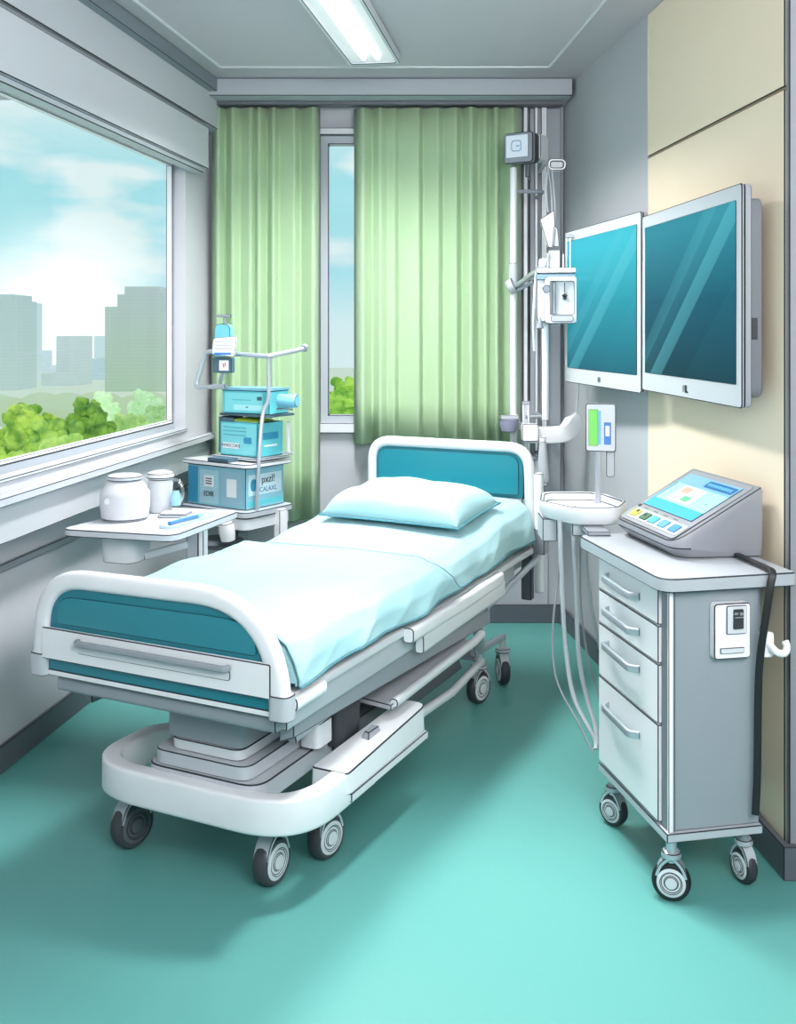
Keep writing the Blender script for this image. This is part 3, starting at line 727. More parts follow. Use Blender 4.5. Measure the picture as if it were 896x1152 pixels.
wall_monitor((1.0915, 3.30), (1.014, 4.315), 1.446, 2.165, 'larger dark teal wall monitor on the cream wall above the console', smR, .034, .105, 1)
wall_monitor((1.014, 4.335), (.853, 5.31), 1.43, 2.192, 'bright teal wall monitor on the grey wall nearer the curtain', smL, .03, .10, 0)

# ------------------------------------------------------------------ equipment at the back right
def PX(px, d): return (px-CX)/F*d
def PZ(py, d): return EYE+(HY-py)/F*d
col = thing('equipment_rail', 'tall white wall channel rail beside the wide curtain', 'wall rail', (PX(603, 5.98), 5.98, 0), 0)
B().box(-.035, .145, .0, .048, .62, 2.97).done('backing_panel', mat('rail panel grey', (160, 166, 174), .5), col, edge=.003)
for x, w0 in ((-.062, .026), (.0, .02), (.045, .034)):
    B().box(x-w0/2, x+w0/2, -.03, .0, .80, 2.97).done('channel', WHITE2, col, edge=.003)
# IV pole with its own bracket
D = 5.66
pole = thing('infusion_pole', 'slim white upright pole with clamp arm in front of the right curtain edge', 'pole', (PX(578, D), D, 0), 0)
B().tube([(0, 0, .97), (0, 0, PZ(188, D))], .0185, 16).done('upright', WHITE2, pole, edge=.003)
B().tube([(0, 0, PZ(325, D)), (0, 0, PZ(296, D))], .025, 16).done('sleeve', LGREY, pole, edge=.003)
for z_ in (.995, 2.45): B().tube(fillet([(0, .0, z_), (.165, .03, z_), (.165, .285, z_)], .03, 4), .011).done('wall_bracket', GREY, pole, edge=.002)
k = B(); zc = PZ(322, D)
k.lathe([(.038, -.02), (.042, -.015), (.042, .015), (.038, .02)], T(-.012, -.02, zc) @ R(60, 'Y') @ R(20, 'X'), 22)
k.done('clamp', LGREY, pole, edge=.003)
B().sweep([(.0, -.02, zc-.01), (PX(612, 5.4)-PX(578, D), -.28, PZ(299, 5.4))], rsec(.03, .026, .4), None).sweep([(.0, -.02, zc-.03), (.10, -.1, zc+.02)], rsec(.02, .02, .4), None).done('clamp_arm', STEEL, pole, edge=.002)
B().lathe([(.0, -.022), (.036, -.022), (.04, 0), (.036, .022), (0.0, .022)], T(PX(612, 5.4)-PX(578, D), -.28, PZ(299, 5.4)) @ R(90, 'Y') @ R(25, 'X'), 20).done('clamp_knob', OFFW, pole, edge=.002)
# cup on the pole
D2 = 5.55
cup = thing('pole_cup', 'small grey-violet dish clipped on the slim pole above the headboard', 'dish', (PX(573, D2), D2, PZ(478, D2)), 0)
B().lathe([(.01, -.04), (.04, -.035), (.05, .0), (.054, .028), (.046, .028), (.03, -.01), (.01, -.016)], I4, 24).done('bowl', mat('violet grey', (150, 152, 178), .35), cup, edge=.003)
B().box(-.04, .058, .04, .09, .026, .046).done('clip', LGREY, cup, edge=.002)
# bedside display on top
D = 5.60
dsp = thing('bedside_display', 'small white-backed display screen on top of the slim pole', 'display', (PX(586, D), D, PZ(167, D)), math.radians(-32))
B().prism(rrect(.172, .165, .022, 5), .03, FRONT).done('bezel', mat('bezel grey', (142, 149, 160), .45), dsp, edge=.005)
B().prism(rrect(.168, .160, .02, 5), .045, T(.004, .045, 0) @ FRONT).done('bezel_back', CHAR, dsp, edge=.002)
B().prism(rrect(.132, .122, .006, 3, -.006, .008), .003, T(0, -.03, 0) @ FRONT).done('screen', mat('pale screen', (40, 46, 52), .4, emit=(206, 226, 238), es=.9), dsp, edge=.002)
m_ = B()
m_.ring(rrect(.06, .06, .018, 4, -.01, .01), rrect(.05, .05, .014, 4, -.01, .01), .001, T(0, -.0332, 0) @ FRONT)
m_.box(-.012, .01, -.0342, -.0332, .006, .012)
m_.done('trace', mat('screen trace', (120, 160, 196), .4), dsp, edge=0)
B().prism(rrect(.135, .145, .022, 5, .03, .01), .10, T(0, .145, 0) @ FRONT).done('rear_housing', WHITE2, dsp, edge=.003)
B().tube([(.02, .05, -.075), (.02, .05, -.15)], .014).tube([(.025, .05, -.15), (.03, .05, -.17)], .009).done('socket', DGREY, dsp, edge=.002)
# lamp arm and infusion bag
D = 5.50
lamp = thing('reading_lamp', 'small white oval lamp head on a short arm right of the display', 'lamp', (PX(626, D), D, PZ(186, D)), 0)
B().ring(rrect(.098, .062, .03, 6), rrect(.07, .036, .017, 6), .03, FRONT).done('shade', WHITE, lamp, edge=.003)
B().prism(rrect(.068, .034, .016, 6), .02, FRONT).done('lens', OFFW, lamp, edge=.002)
B().sweep([(-.045, -.012, .0), (-.05, .10, .02), (-.03, .44, .03)], rsec(.02, .02, .4), None).done('arm', LGREY, lamp, edge=.002)
D = 5.44
bag = thing('infusion_bag', 'white triangular infusion bag with tubing hanging above the pump box', 'infusion bag', (PX(617, D), D, PZ(258, D)), 0)
bb = B()
bb.hexa([(-.045, -.012, .05), (.03, -.012, .10), (.035, -.012, -.02), (.03, -.012, -.095), (.0, -.012, -.095)], [(-.045, .012, .05), (.03, .012, .10), (.035, .012, -.02), (.03, .012, -.095), (.0, .012, -.095)])
bb.done('pouch', WHITE, bag, edge=.003)
B().prism([(p.x, p.y) for p in fillet([(.018, -.095, 0), (.055, -.095, 0), (.045, .0, 0), (.025, .02, 0)], .01, 3, True)], .02, T(.0, -.015, 0) @ FRONT).done('drip_chamber', OFFW, bag, edge=.003)
for pts in ([(.0, 0, .09), (-.01, 0, .2), (-.005, 0, .30)], [(.02, 0, .09), (.018, .01, .2), (.0, .01, .32)], [(.035, 0, .0), (.036, 0, .12), (.02, 0, .31)]):
    B().tube(spline(pts, 6), .0045, 8).done('tubing', LGREY, bag, edge=0)
B().sweep([(.022, -.03, -.09), (.03, -.03, -.0)], rsec(.014, .014, .4), None).done('clip', GREY, bag, edge=.002)
# pump box
D = 5.17
pump = thing('infusion_pump', 'white pump box with blue top band and open front hanging beside the bright monitor', 'pump', (PX(626, D), D, PZ(334, D)), math.radians(-10))
B().prism(rrect(.195, .25, .03, 5), .075, T(0, .085, 0) @ FRONT).done('housing', OFFW, pump, edge=.004)
B().ring(rrect(.165, .235, .025, 5, .025, -.016), rrect(.118, .165, .012, 5, .030, -.005), .035, T(0, .012, 0) @ FRONT).done('front_frame', WHITE, pump, edge=.003)
B().prism(rrect(.2, .03, .01, 3, .0, .10), .105, T(0, .095, 0) @ FRONT).done('blue_band', mat('steel blue', (130, 164, 190), .4), pump, edge=.003)
B().prism(rrect(.2, .028, .01, 3, .0, .132), .11, T(0, .095, 0) @ FRONT).done('lid', WHITE, pump, edge=.003)
B().box(-.02, .0, -.008, .01, -.085, .075).done('inner_rail', GREY, pump, edge=.002)
B().prism(rrect(.11, .032, .01, 3, .03, -.108), .03, T(0, -.012, 0) @ FRONT).done('drip_tray', LGREY, pump, edge=.003)
B().tube([(-.055, -.005, .052), (-.045, -.05, .038)], .02).done('nozzle', LGREY, pump, edge=.003)
nk = B(); nk.tube([(.042, .004, .07), (.042, .0, .02)], .002, 6).lathe([(.0, 0), (.012, .006), (.007, .014), (.016, .022), (0, .034)], T(.042, .0, -.016), 10)
nk.done('valve', INK, pump, edge=0)
B().box(-.04, .02, .02, .06, .146, .235).done('mount', mat('warm grey', (196, 196, 192), .5), pump, edge=.002)
B().box(-.047, -.037, .01, .02, .146, .22).box(.03, .038, .01, .02, .146, .215).box(.064, .072, .02, .03, .146, .30).done('prongs', STEEL, pump, edge=.0015)
B().box(.045, .10, .01, .035, .295, .308).done('hook_bar', LGREY, pump, edge=.002)
B().tube([(-.055, .05, -.12), (-.055, .06, -.62)], .018, 14).done('support_tube', WHITE2, pump, edge=.003)
B().tube(spline([(-.10, .03, .13), (-.115, .05, -.1), (-.11, .05, -.27)], 6), .007, 8).done('feed_tube', OFFW, pump, edge=0)
B().lathe([(.0, -.03), (.02, -.025), (.004, .03)], T(-.08, .0, -.13), 12).done('drain_cone', GREY, pump, edge=.001)
# small rods, shelf and bottle
D = 5.66
rods = thing('holder_rods', 'pair of short white rods with a cap behind the headboard corner', 'holder', (PX(592, D), D, 0), 0)
B().box(-.022, .022, -.01, .01, PZ(455, D), PZ(451, D)).done('cap', LGREY, rods, edge=.002)
for x in (-.012, .014): B().tube([(x, 0, PZ(454, D)), (x, 0, PZ(510, D))], .008).done('rod', WHITE2, rods, edge=0)
B().tube(fillet([(0, .0, 1.22), (.09, .03, 1.22), (.09, .28, 1.22)], .03, 4), .01).done('mount', LGREY, rods, edge=.002)
D = 5.45
shf = thing('wall_shelf', 'white curved shelf arm reaching right from the rail below the bright monitor', 'shelf', (PX(600, D), D, PZ(489, D)), 0)
sp = spline([(-.02, 0, .0), (.10, 0, .0), (.17, 0, .012), (.215, .02, .065), (.235, .03, .11)], 6)
B().sweep(sp, rsec(.055, .085, .1), (0, 0, 1), scale=[1]*(len(sp)-6)+[.85, .7, .55, .4, .3, .2]).done('arm', WHITE2, shf, edge=.003)
B().prism(rrect(.085, .09, .012, 4, -.02, .015), .05, T(0, .0, 0) @ FRONT).done('bracket', WHITE, shf, edge=.003)
B().tube([(.232, .03, .10), (.245, .04, .25), (.25, .06, .36)], .005).done('stay_wire', LGREY, shf, edge=0)
B().box(-.02, .02, .0, .50, -.02, .02).done('mount', LGREY, shf, edge=.002)
D = 5.36
bt = thing('suction_bottle', 'tapered pale grey bottle hanging under the white shelf arm', 'bottle', (PX(611, D), D, 0), 0)
B().lathe([(.016, PZ(496, D)), (.02, PZ(503, D)), (.033, PZ(535, D)), (.033, PZ(540, D)), (.026, PZ(543, D))][::-1], I4, 22).done('flask', LGREY, bt, edge=.003)
B().lathe([(.018, PZ(497, D)), (.018, PZ(492, D))][::-1], I4, 18).done('hanger', WHITE, bt, edge=.002)

# ------------------------------------------------------------------ overbed table
d1v = Vector((.3, .954, 0)); TRZ = math.atan2(-.3, .954)      # local y = d1, local x = -d2
tab = thing('overbed_table', 'white overbed table on a steel post between the bed and the left wall', 'table', (-.84, 3.90, 0), TRZ)
TM = T(-.84, 3.90, 0) @ Matrix.Rotation(TRZ, 4, 'Z')
TH = .925
ot = fillet([(-.49, -.02, 0), (.0, .0, 0), (.0, .56, 0), (-.43, .54, 0)], [.05, .06, .05, .05], 6, True)
B().prism([(p.x, p.y) for p in ot], .028, T(0, 0, TH-.028)).done('tabletop', mat('table white', (204, 206, 212), .4), tab, edge=.004)
B().box(-.105, -.05, .28, .33, .03, TH-.03).done('post', STEEL, tab, edge=.004)
B().box(-.045, -.022, .27, .31, .45, TH-.03).done('post_sleeve', WHITE, tab, edge=.003)
B().box(-.09, -.06, .333, .36, .5, .80).done('height_lever', LGREY, tab, edge=.003)
B().prism(rrect(.12, .20, .03, 4, -.08, .30), .035, T(0, 0, .001)).done('foot', LGREY, tab, edge=.003)
hs = B(); oo = [(p.x, p.y) for p in fillet([(-.40, .10, 0), (-.24, .10, 0), (-.24, .27, 0), (-.40, .27, 0)], .05, 5, True)]
hs.hexa([(x*.94-.02, y*.94+.012, .775) for x, y in oo], [(x, y, TH-.03) for x, y in oo])
hs.done('drawer_bin', WHITE2, tab, edge=.003)
B().sweep([(-.25, .20, .79), (-.10, .29, .83)], rsec(.02, .03, .3), (0, 0, 1)).done('bin_arm', OFFW, tab, edge=.003)
def on_table(x, y, z=0.): return TM @ Vector((x, y, TH+z))
jar = thing('canister', 'round white canister with a flat lid on the overbed table', 'canister', on_table(-.365, .245), TRZ)
B().lathe([(.082, .0), (.094, .008), (.10, .06), (.10, .105), (.098, .112), (.075, .150), (.062, .158)], I4, 36).done('jar', mat('jar white', (216, 218, 224), .4), jar, edge=.0025, ang=35)
B().lathe([(.064, .159), (.070, .162), (.070, .176), (.06, .181)], I4, 30).done('lid', mat('jar lid', (206, 209, 215), .4), jar, edge=.0025)
B().lathe([(.001, 0), (.012, 0), (.012, .003), (.001, .003)], T(-.02, -.097, .085) @ R(90, 'X'), 16).done('dot', PAPER, jar, edge=0)
jug = thing('water_jug', 'white jug with a clear side handle behind the canister', 'jug', on_table(-.31, .43), TRZ)
B().lathe([(.045, 0), (.05, .008), (.052, .12), (.048, .14)], I4, 28).done('body', mat('jug white', (208, 211, 216), .4), jug, edge=.0025)
B().lathe([(.05, .1405), (.058, .148), (.055, .166), (.03, .174)], I4, 28).done('lid', mat('jug lid', (220, 222, 227), .4), jug, edge=.0025)
B().tube(spline([(.046, -.01, .14), (.10, -.015, .135), (.115, -.015, .08), (.09, -.012, .04), (.05, -.01, .03)], 6), .008, 10).done('handle', CLEAR, jug, edge=0)
B().lathe([(.02, .0), (.024, .03), (.012, .06)], T(.08, -.01, .035), 14).done('dropper', mat('pale blue glass', (150, 200, 226), .2), jug, edge=0)
pad = thing('notepad', 'small grey pad of paper on the overbed table beside the jug', 'notepad', on_table(-.20, .36), TRZ+.25)
B().prism(rrect(.12, .10, .006, 2), .012, T(0, 0, .0008)).done('pad', LGREY, pad, edge=.002)
B().prism(rrect(.105, .088, .003, 2), .004, T(0, 0, .0132)).done('top_sheet', PAPER, pad, edge=.0015)
pt = thing('pen_tray', 'long clear-white pen tray at the front right edge of the overbed table', 'tray', on_table(-.085, .26), TRZ-.10)
B().ring(rrect(.075, .32, .035, 6), rrect(.066, .311, .03, 6), .012, T(0, 0, .001)).done('rim', mat('tray rim', (186, 212, 228), .3), pt, edge=0)
B().prism(rrect(.07, .315, .032, 6), .004, T(0, 0, .001)).done('base', PAPER, pt, edge=0)
pen = thing('pen', 'blue pen lying in the clear-white pen tray', 'pen', on_table(-.085, .26, .0135), TRZ-.16)
B().tube([(0, -.12, 0), (0, .06, 0)], .0075, 10).done('barrel', mat('pen blue', (70, 130, 176), .35), pen, edge=.0015)
B().tube([(0, .0605, 0), (0, .10, 0)], .0075, 10, scale=[1, .5]).done('tip', SKYB, pen, edge=0)
tag(at(B().prism([(-.09, -.13), (.07, -.13), (.10, .14), (-.06, .15)], .0015, T(0, 0, .0005)).done('paper_sheet', PAPER, edge=.001), on_table(-.16, .16), TRZ), 'white sheet of paper under the pen tray on the overbed table', 'paper') if False else None

# ------------------------------------------------------------------ carton trolley
KR = math.radians(-35)
K0 = Vector((-.735, 5.06, 0)); KM = T(*K0) @ Matrix.Rotation(KR, 4, 'Z')
def K(x, y, z): return KM @ Vector((x, y, z))
trl = thing('supply_trolley', 'supply trolley with tubular handle frame and stacked cartons near the left curtain', 'trolley', K0, KR)
op = fillet([(-.44, -.03, 0), (.03, -.03, 0), (.04, .30, 0), (-.40, .32, 0)], .04, 5, True)
B().prism([(p.x, p.y) for p in op], .022, T(0, 0, 1.02)).done('upper_shelf', WHITE2, trl, edge=.004)
op = fillet([(-.42, -.06, 0), (.05, -.06, 0), (.05, .30, 0), (-.40, .32, 0)], .05, 5, True)
B().prism([(p.x, p.y) for p in op], .03, T(0, 0, .785)).done('lower_shelf', LGREY, trl, edge=.004)
B().prism([(p.x*.96-.005, p.y*.94) for p in op], .06, T(0, 0, .725)).done('drawer_box', OFFW, trl, edge=.004)
B().lathe([(.0, -.05), (.035, -.045), (.04, .0), (.035, .045), (.0, .05)], T(-.06, -.075, .72) @ R(10, 'X'), 20).done('brake_knob', WHITE, trl, edge=.003)
B().box(.03, .07, .16, .22, .64, .80).done('side_bracket', WHITE, trl, edge=.003)
B().lathe([(.0, 0), (.12, 0), (.125, .02), (.10, .035), (0, .035)], T(-.2, .02, .62), 26).done('bump_ring', DGREY, trl, edge=.003)
B().box(-.24, -.16, .10, .18, .10, .72).done('column', GREY, trl, edge=.003)
B().prism(rrect(.40, .34, .08, 5, -.2, .14), .05, T(0, 0, .10)).done('base', LGREY, trl, edge=.003)
for x, y in ((-.36, .0), (-.04, .0), (-.36, .28), (-.04, .28)): caster(trl, x, y, .07, 20, .11, .024)
# uprights, handle frame
fr = B()
fr.tube(spline([K0*0+Vector((.035, .03, .79)), (.035, .05, 1.10), (.03, .08, 1.28), (.05, .10, 1.36), (.05, .10, 1.52), (.055, .10, 1.56)], 5), .010)
fr.tube([(-.31, .16, 1.03), (-.31, .16, 1.42)], .010)
fr.tube(fillet([(.12, .28, 1.60), (.05, .10, 1.565), (-.12, .06, 1.575), (-.36, .08, 1.585), (-.40, .04, 1.40), (-.16, .02, 1.415)], [0, .05, .05, .04, .03, 0], 5), .0125)
fr.tube(spline([(-.26, .075, 1.575), (-.25, .10, 1.50), (-.30, .12, 1.43), (-.31, .16, 1.41)], 5), .010)
fr.done('handle_frame', STEEL, trl, edge=.002, ang=50)
B().lathe([(.0, 0), (.017, 0), (.02, .01), (.017, .03), (0, .03)], T(.12, .28, 1.60) @ R(-70, 'X') @ R(-20, 'Y'), 14).done('grip_end', STEEL, trl, edge=.002)
B().prism(rrect(.31, .26, .02, 3, -.13, .17), .012, T(0, 0, 1.05) @ R(0, 'X')).done('middle_shelf', LGREY, trl, edge=.003)
B().box(-.24, -.10, -.03, .05, 1.043, 1.06).done('shelf_clip', NAVY, trl, edge=.002)
B().prism(rrect(.33, .22, .02, 3, -.12, .20), .010, T(0, 0, 1.262)).done('top_shelf', NAVY, trl, edge=.002)
B().tube([(.10, .19, 1.24), (.10, .19, 1.08)], .009).box(.06, .13, .18, .20, 1.08, 1.09).done('side_hook', OFFW, trl, edge=.002)
B().box(.055, .15, .15, .17, 1.30, 1.308).done('roll_arm', STEEL, trl, edge=.002)
rl = tag(at(B().lathe([(.0, -.05), (.03, -.05), (.034, -.044), (.034, .044), (.03, .05), (0, .05)], R(90, 'Y'), 20).done('dressing_roll', SKYB, edge=.002), K(.115, .17, 1.345), KR+.3), 'sky blue dressing roll lying on the right side of the supply trolley', 'roll')

def carton(name, label, x0, x1, y0, y1, z0, z1, m, side, marks, rz=0):
    c = thing(name, label, 'box', K((x0+x1)/2, (y0+y1)/2, z0), KR+rz)
    w, d, h = x1-x0, y1-y0, z1-z0
    B().box(-w/2, w/2, -d/2, d/2, .001, h).done('carton', m, c, edge=.003)
    marks(c, w, d, h, side)
    return c
MS = R(90, 'Z') @ R(90, 'X')     # outline onto the right-hand side face (x out)
def lab(c, nm, m, u, v, w, h, W, Hh, D, face='f', t=.0015, r=.003):
    M = T(0, -D/2, 0) @ FRONT if face == 'f' else T(W/2, 0, 0) @ MS
    return B().prism(rrect(w, h, r, 2, u, v), t, M).done(nm, m, c, edge=0)
def marks_big(c, w, d, h, side):
    lab(c, 'side_panel', BOXD, -w*.40, h*.5, w*.17, h*.9, w, h, d)
    lab(c, 'door_panel', mat('carton door', (166, 204, 216), .5), -w*.12, h*.48, w*.32, h*.82, w, h, d)
    lab(c, 'door_panel', mat('carton door two', (150, 190, 206), .5), w*.27, h*.48, w*.34, h*.82, w, h, d)
    lab(c, 'paper_label', PAPER, -w*.12, h*.62, w*.16, h*.28, w, h, d, t=.003)
    lab(c, 'paper_label', PAPER, w*.27, h*.5, w*.16, h*.44, w, h, d, t=.003)
    for k in range(3): lab(c, 'print_line', INK, -w*.12, h*(.56+.06*k), w*.11, h*.025, w, h, d, t=.004, r=.0005)
    text('lettering', 'EDIR', .034, INK, c, T(-w*.12, -d/2-.003, h*.30) @ R(90, 'X'))
    lab(c, 'side_label', mat('carton pale', (206, 232, 240), .5), .0, h*.58, d*.86, h*.5, w, h, d, 's')
    text('lettering', 'pxzl!', .052, INK, c, T(w/2+.003, .02, h*.68) @ MS)
    text('lettering', 'CALAXL', .034, mat('ink blue', (60, 120, 160), .6), c, T(w/2+.003, .02, h*.44) @ MS)
    lab(c, 'round_mark', BOXD, -d*.30, h*.58, .045, .06, w, h, d, 's', .003, .02)
    lab(c, 'side_stripe', BOXT, .0, h*.14, d*.9, h*.13, w, h, d, 's')
def marks_mid(c, w, d, h, side):
    lab(c, 'front_panel', mat('carton aqua light', (128, 214, 220), .5), 0, h*.5, w*.92, h*.88, w, h, d)
    for k in range(3): lab(c, 'print_line', mat('print aqua', (86, 170, 186), .6), -w*.1, h*(.62+.11*k), w*.62, h*.03, w, h, d, t=.003)
    lab(c, 'name_strip', PAPER, -w*.2, h*.30, w*.44, h*.16, w, h, d, t=.003)
    text('lettering', 'NMEDICINE', .022, INK, c, T(-w*.2, -d/2-.003, h*.30) @ R(90, 'X')) if False else text('lettering', 'MMRSCORIS', .023, INK, c, T(-w*.2, -d/2-.003, h*.30) @ R(90, 'X'))
    lab(c, 'blue_mark', BOXD, w*.25, h*.48, w*.2, h*.18, w, h, d, t=.003)
    lab(c, 'side_mark', BOXD, 0, h*.6, d*.6, h*.2, w, h, d, 's')
    lab(c, 'side_mark', PAPER, 0, h*.32, d*.5, h*.05, w, h, d, 's')
    B().box(-w/2+.01, -w/2+.10, -d/2-.002, -d/2+.0, h-.002, h+.018).done('flap', NAVY, c, edge=.001)
    B().hexa([(-.06, -d/2+.02, h+.001), (w/2-.02, -d/2+.02, h+.001), (w/2-.02, d/2-.03, h+.001), (-.06, d/2-.03, h+.001)], [(-.05, -d/2+.03, h+.012), (w/2-.03, -d/2+.03, h+.006), (w/2-.03, d/2-.04, h+.006), (-.05, d/2-.04, h+.016)]).done('lime_insert', mat('lime packet', (182, 210, 70), .5), c, edge=.001)
    B().box(-w/2-.022, -w/2-.002, -d/2+.01, d/2-.02, .01, h+.02).done('rear_sleeve', NAVY, c, edge=.002)
def marks_top(c, w, d, h, side):
    lab(c, 'front_panel', mat('carton aqua light', (128, 214, 220), .5), -w*.04, h*.5, w*.8, h*.8, w, h, d)
    lab(c, 'label_strip', mat('carton strip', (170, 228, 232), .5), .02, h*.28, w*.62, h*.22, w, h, d, t=.003)
    lab(c, 'dark_tab', NAVY, w*.30, h*.68, w*.10, h*.16, w, h, d, t=.003)
    lab(c, 'dark_tab', NAVY, w*.04, h*.30, w*.05, h*.05, w, h, d, t=.004)
    lab(c, 'print_line', mat('print aqua', (86, 170, 186), .6), -w*.08, h*.6, w*.4, h*.03, w, h, d, t=.003)
    B().box(-w/2-.004, w/2+.004, -d/2-.004, d/2+.004, h, h+.012).done('lid', SKYB, c, edge=.002)
carton('carton', 'large pale blue carton with printed labels on the lower trolley shelf', -.40, 0, -.01, .27, .816, 1.018, BOXB, .2, marks_big)
carton('carton', 'turquoise carton with a lime packet on top in the middle of the trolley stack', -.255, .0, .075, .265, 1.063, 1.235, BOXT, .2, marks_mid)
carton('carton', 'flat turquoise carton topmost of the trolley stack under the handle frame', -.27, .02, .11, .28, 1.273, 1.39, BOXT, .2, marks_top, .12)
sn = thing('sanitiser_bottle', 'teal pump bottle with white card clipped to the trolley handle bar', 'bottle', K(-.15, -.012, 1.50), KR+.35)
B().prism(rrect(.10, .075, .008, 3, 0, .02), .04, T(0, .03, 0) @ FRONT).done('holder', NAVY, sn, edge=.002)
B().prism(rrect(.05, .05, .002, 2, .01, .02), .002, T(0, -.01, 0) @ FRONT).done('holder_label', PAPER, sn, edge=0)
B().box(.005, .012, -.0135, -.0125, .01, .03).box(.015, .02, -.0135, -.0125, .015, .035).done('label_mark', mat('print red', (200, 120, 120), .6), sn, edge=0)
B().prism([(p.x, p.y) for p in fillet([(-.045, .06, 0), (.05, .06, 0), (.04, .225, 0), (-.04, .225, 0)], [.01, .01, .03, .03], 4, True)], .045, T(0, .034, 0) @ FRONT).done('bottle', mat('teal bottle', (110, 190, 204), .3), sn, edge=.003)
B().prism([(p.x, p.y) for p in fillet([(-.05, .075, 0), (.07, .06, 0), (.085, .165, 0), (-.04, .155, 0)], .015, 4, True)], .012, T(0, -.014, 0) @ FRONT).done('card', PAPER, sn, edge=.002)
cb = B()
for k in range(3): cb.box(-.03, .06, -.0275, -.0262, .10+.018*k, .104+.018*k)
cb.done('card_print', mat('print grey', (170, 178, 196), .6), sn, edge=0)
B().box(-.035, .055, -.0275, -.0262, .073, .084).done('card_stripe', BLUEL, sn, edge=0)
B().tube([(0, .012, .225), (0, .012, .262)], .006).box(-.04, .04, .002, .022, .258, .270).done('pump_head', GREY, sn, edge=.0015)

# ------------------------------------------------------------------ outside: haze-tinted towers, trees, ground
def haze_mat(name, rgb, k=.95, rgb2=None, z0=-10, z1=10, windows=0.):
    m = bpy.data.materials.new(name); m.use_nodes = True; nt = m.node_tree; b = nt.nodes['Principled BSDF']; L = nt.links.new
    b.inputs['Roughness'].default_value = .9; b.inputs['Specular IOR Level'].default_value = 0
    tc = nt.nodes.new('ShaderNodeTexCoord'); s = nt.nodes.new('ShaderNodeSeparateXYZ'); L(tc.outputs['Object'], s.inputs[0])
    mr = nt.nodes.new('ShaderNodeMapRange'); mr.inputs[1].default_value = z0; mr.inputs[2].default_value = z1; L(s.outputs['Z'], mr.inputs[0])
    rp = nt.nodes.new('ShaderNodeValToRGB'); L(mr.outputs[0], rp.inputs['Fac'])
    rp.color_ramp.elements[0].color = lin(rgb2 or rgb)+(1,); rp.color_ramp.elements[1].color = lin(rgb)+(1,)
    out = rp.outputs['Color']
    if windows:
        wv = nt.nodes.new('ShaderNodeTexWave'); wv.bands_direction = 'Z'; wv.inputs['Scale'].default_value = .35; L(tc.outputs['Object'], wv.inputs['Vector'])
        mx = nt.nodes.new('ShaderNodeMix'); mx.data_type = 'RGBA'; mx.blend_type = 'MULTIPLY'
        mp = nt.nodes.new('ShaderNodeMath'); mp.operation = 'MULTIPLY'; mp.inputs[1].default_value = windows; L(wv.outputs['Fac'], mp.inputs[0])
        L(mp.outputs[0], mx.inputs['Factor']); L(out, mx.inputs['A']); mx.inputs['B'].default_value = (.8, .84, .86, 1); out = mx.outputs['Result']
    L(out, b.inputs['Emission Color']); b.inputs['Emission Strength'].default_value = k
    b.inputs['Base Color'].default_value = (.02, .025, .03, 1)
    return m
GZ = -14.0
def tower(blocks, d, rgb, rgb2, label, k=.95, win=.25):
    x = (blocks[0][0]+blocks[0][1])/2
    cxw = PX(x, d)
    t = thing('office_tower', label, 'building', (cxw, d, GZ))
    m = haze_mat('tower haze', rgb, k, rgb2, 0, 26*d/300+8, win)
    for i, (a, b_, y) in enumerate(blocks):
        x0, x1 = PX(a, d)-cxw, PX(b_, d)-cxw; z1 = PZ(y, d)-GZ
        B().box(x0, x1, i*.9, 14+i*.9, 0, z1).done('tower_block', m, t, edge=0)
    return t
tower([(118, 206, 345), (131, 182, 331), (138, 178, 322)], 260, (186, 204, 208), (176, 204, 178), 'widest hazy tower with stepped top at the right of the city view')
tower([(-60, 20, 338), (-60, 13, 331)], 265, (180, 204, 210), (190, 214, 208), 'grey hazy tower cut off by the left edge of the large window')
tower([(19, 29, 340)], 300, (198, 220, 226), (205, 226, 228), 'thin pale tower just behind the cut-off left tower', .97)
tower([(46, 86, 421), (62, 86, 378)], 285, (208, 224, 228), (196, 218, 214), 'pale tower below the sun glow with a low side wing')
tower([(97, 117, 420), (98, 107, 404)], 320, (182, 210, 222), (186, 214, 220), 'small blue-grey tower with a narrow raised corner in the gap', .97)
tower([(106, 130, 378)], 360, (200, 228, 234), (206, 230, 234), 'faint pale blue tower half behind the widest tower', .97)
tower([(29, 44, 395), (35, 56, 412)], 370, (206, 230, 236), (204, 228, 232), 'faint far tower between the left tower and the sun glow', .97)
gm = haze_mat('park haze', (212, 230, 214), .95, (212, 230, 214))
g = B().box(-400, 260, 20, 420, GZ-.2, GZ).done('outside_ground', gm, edge=0); struct(g)
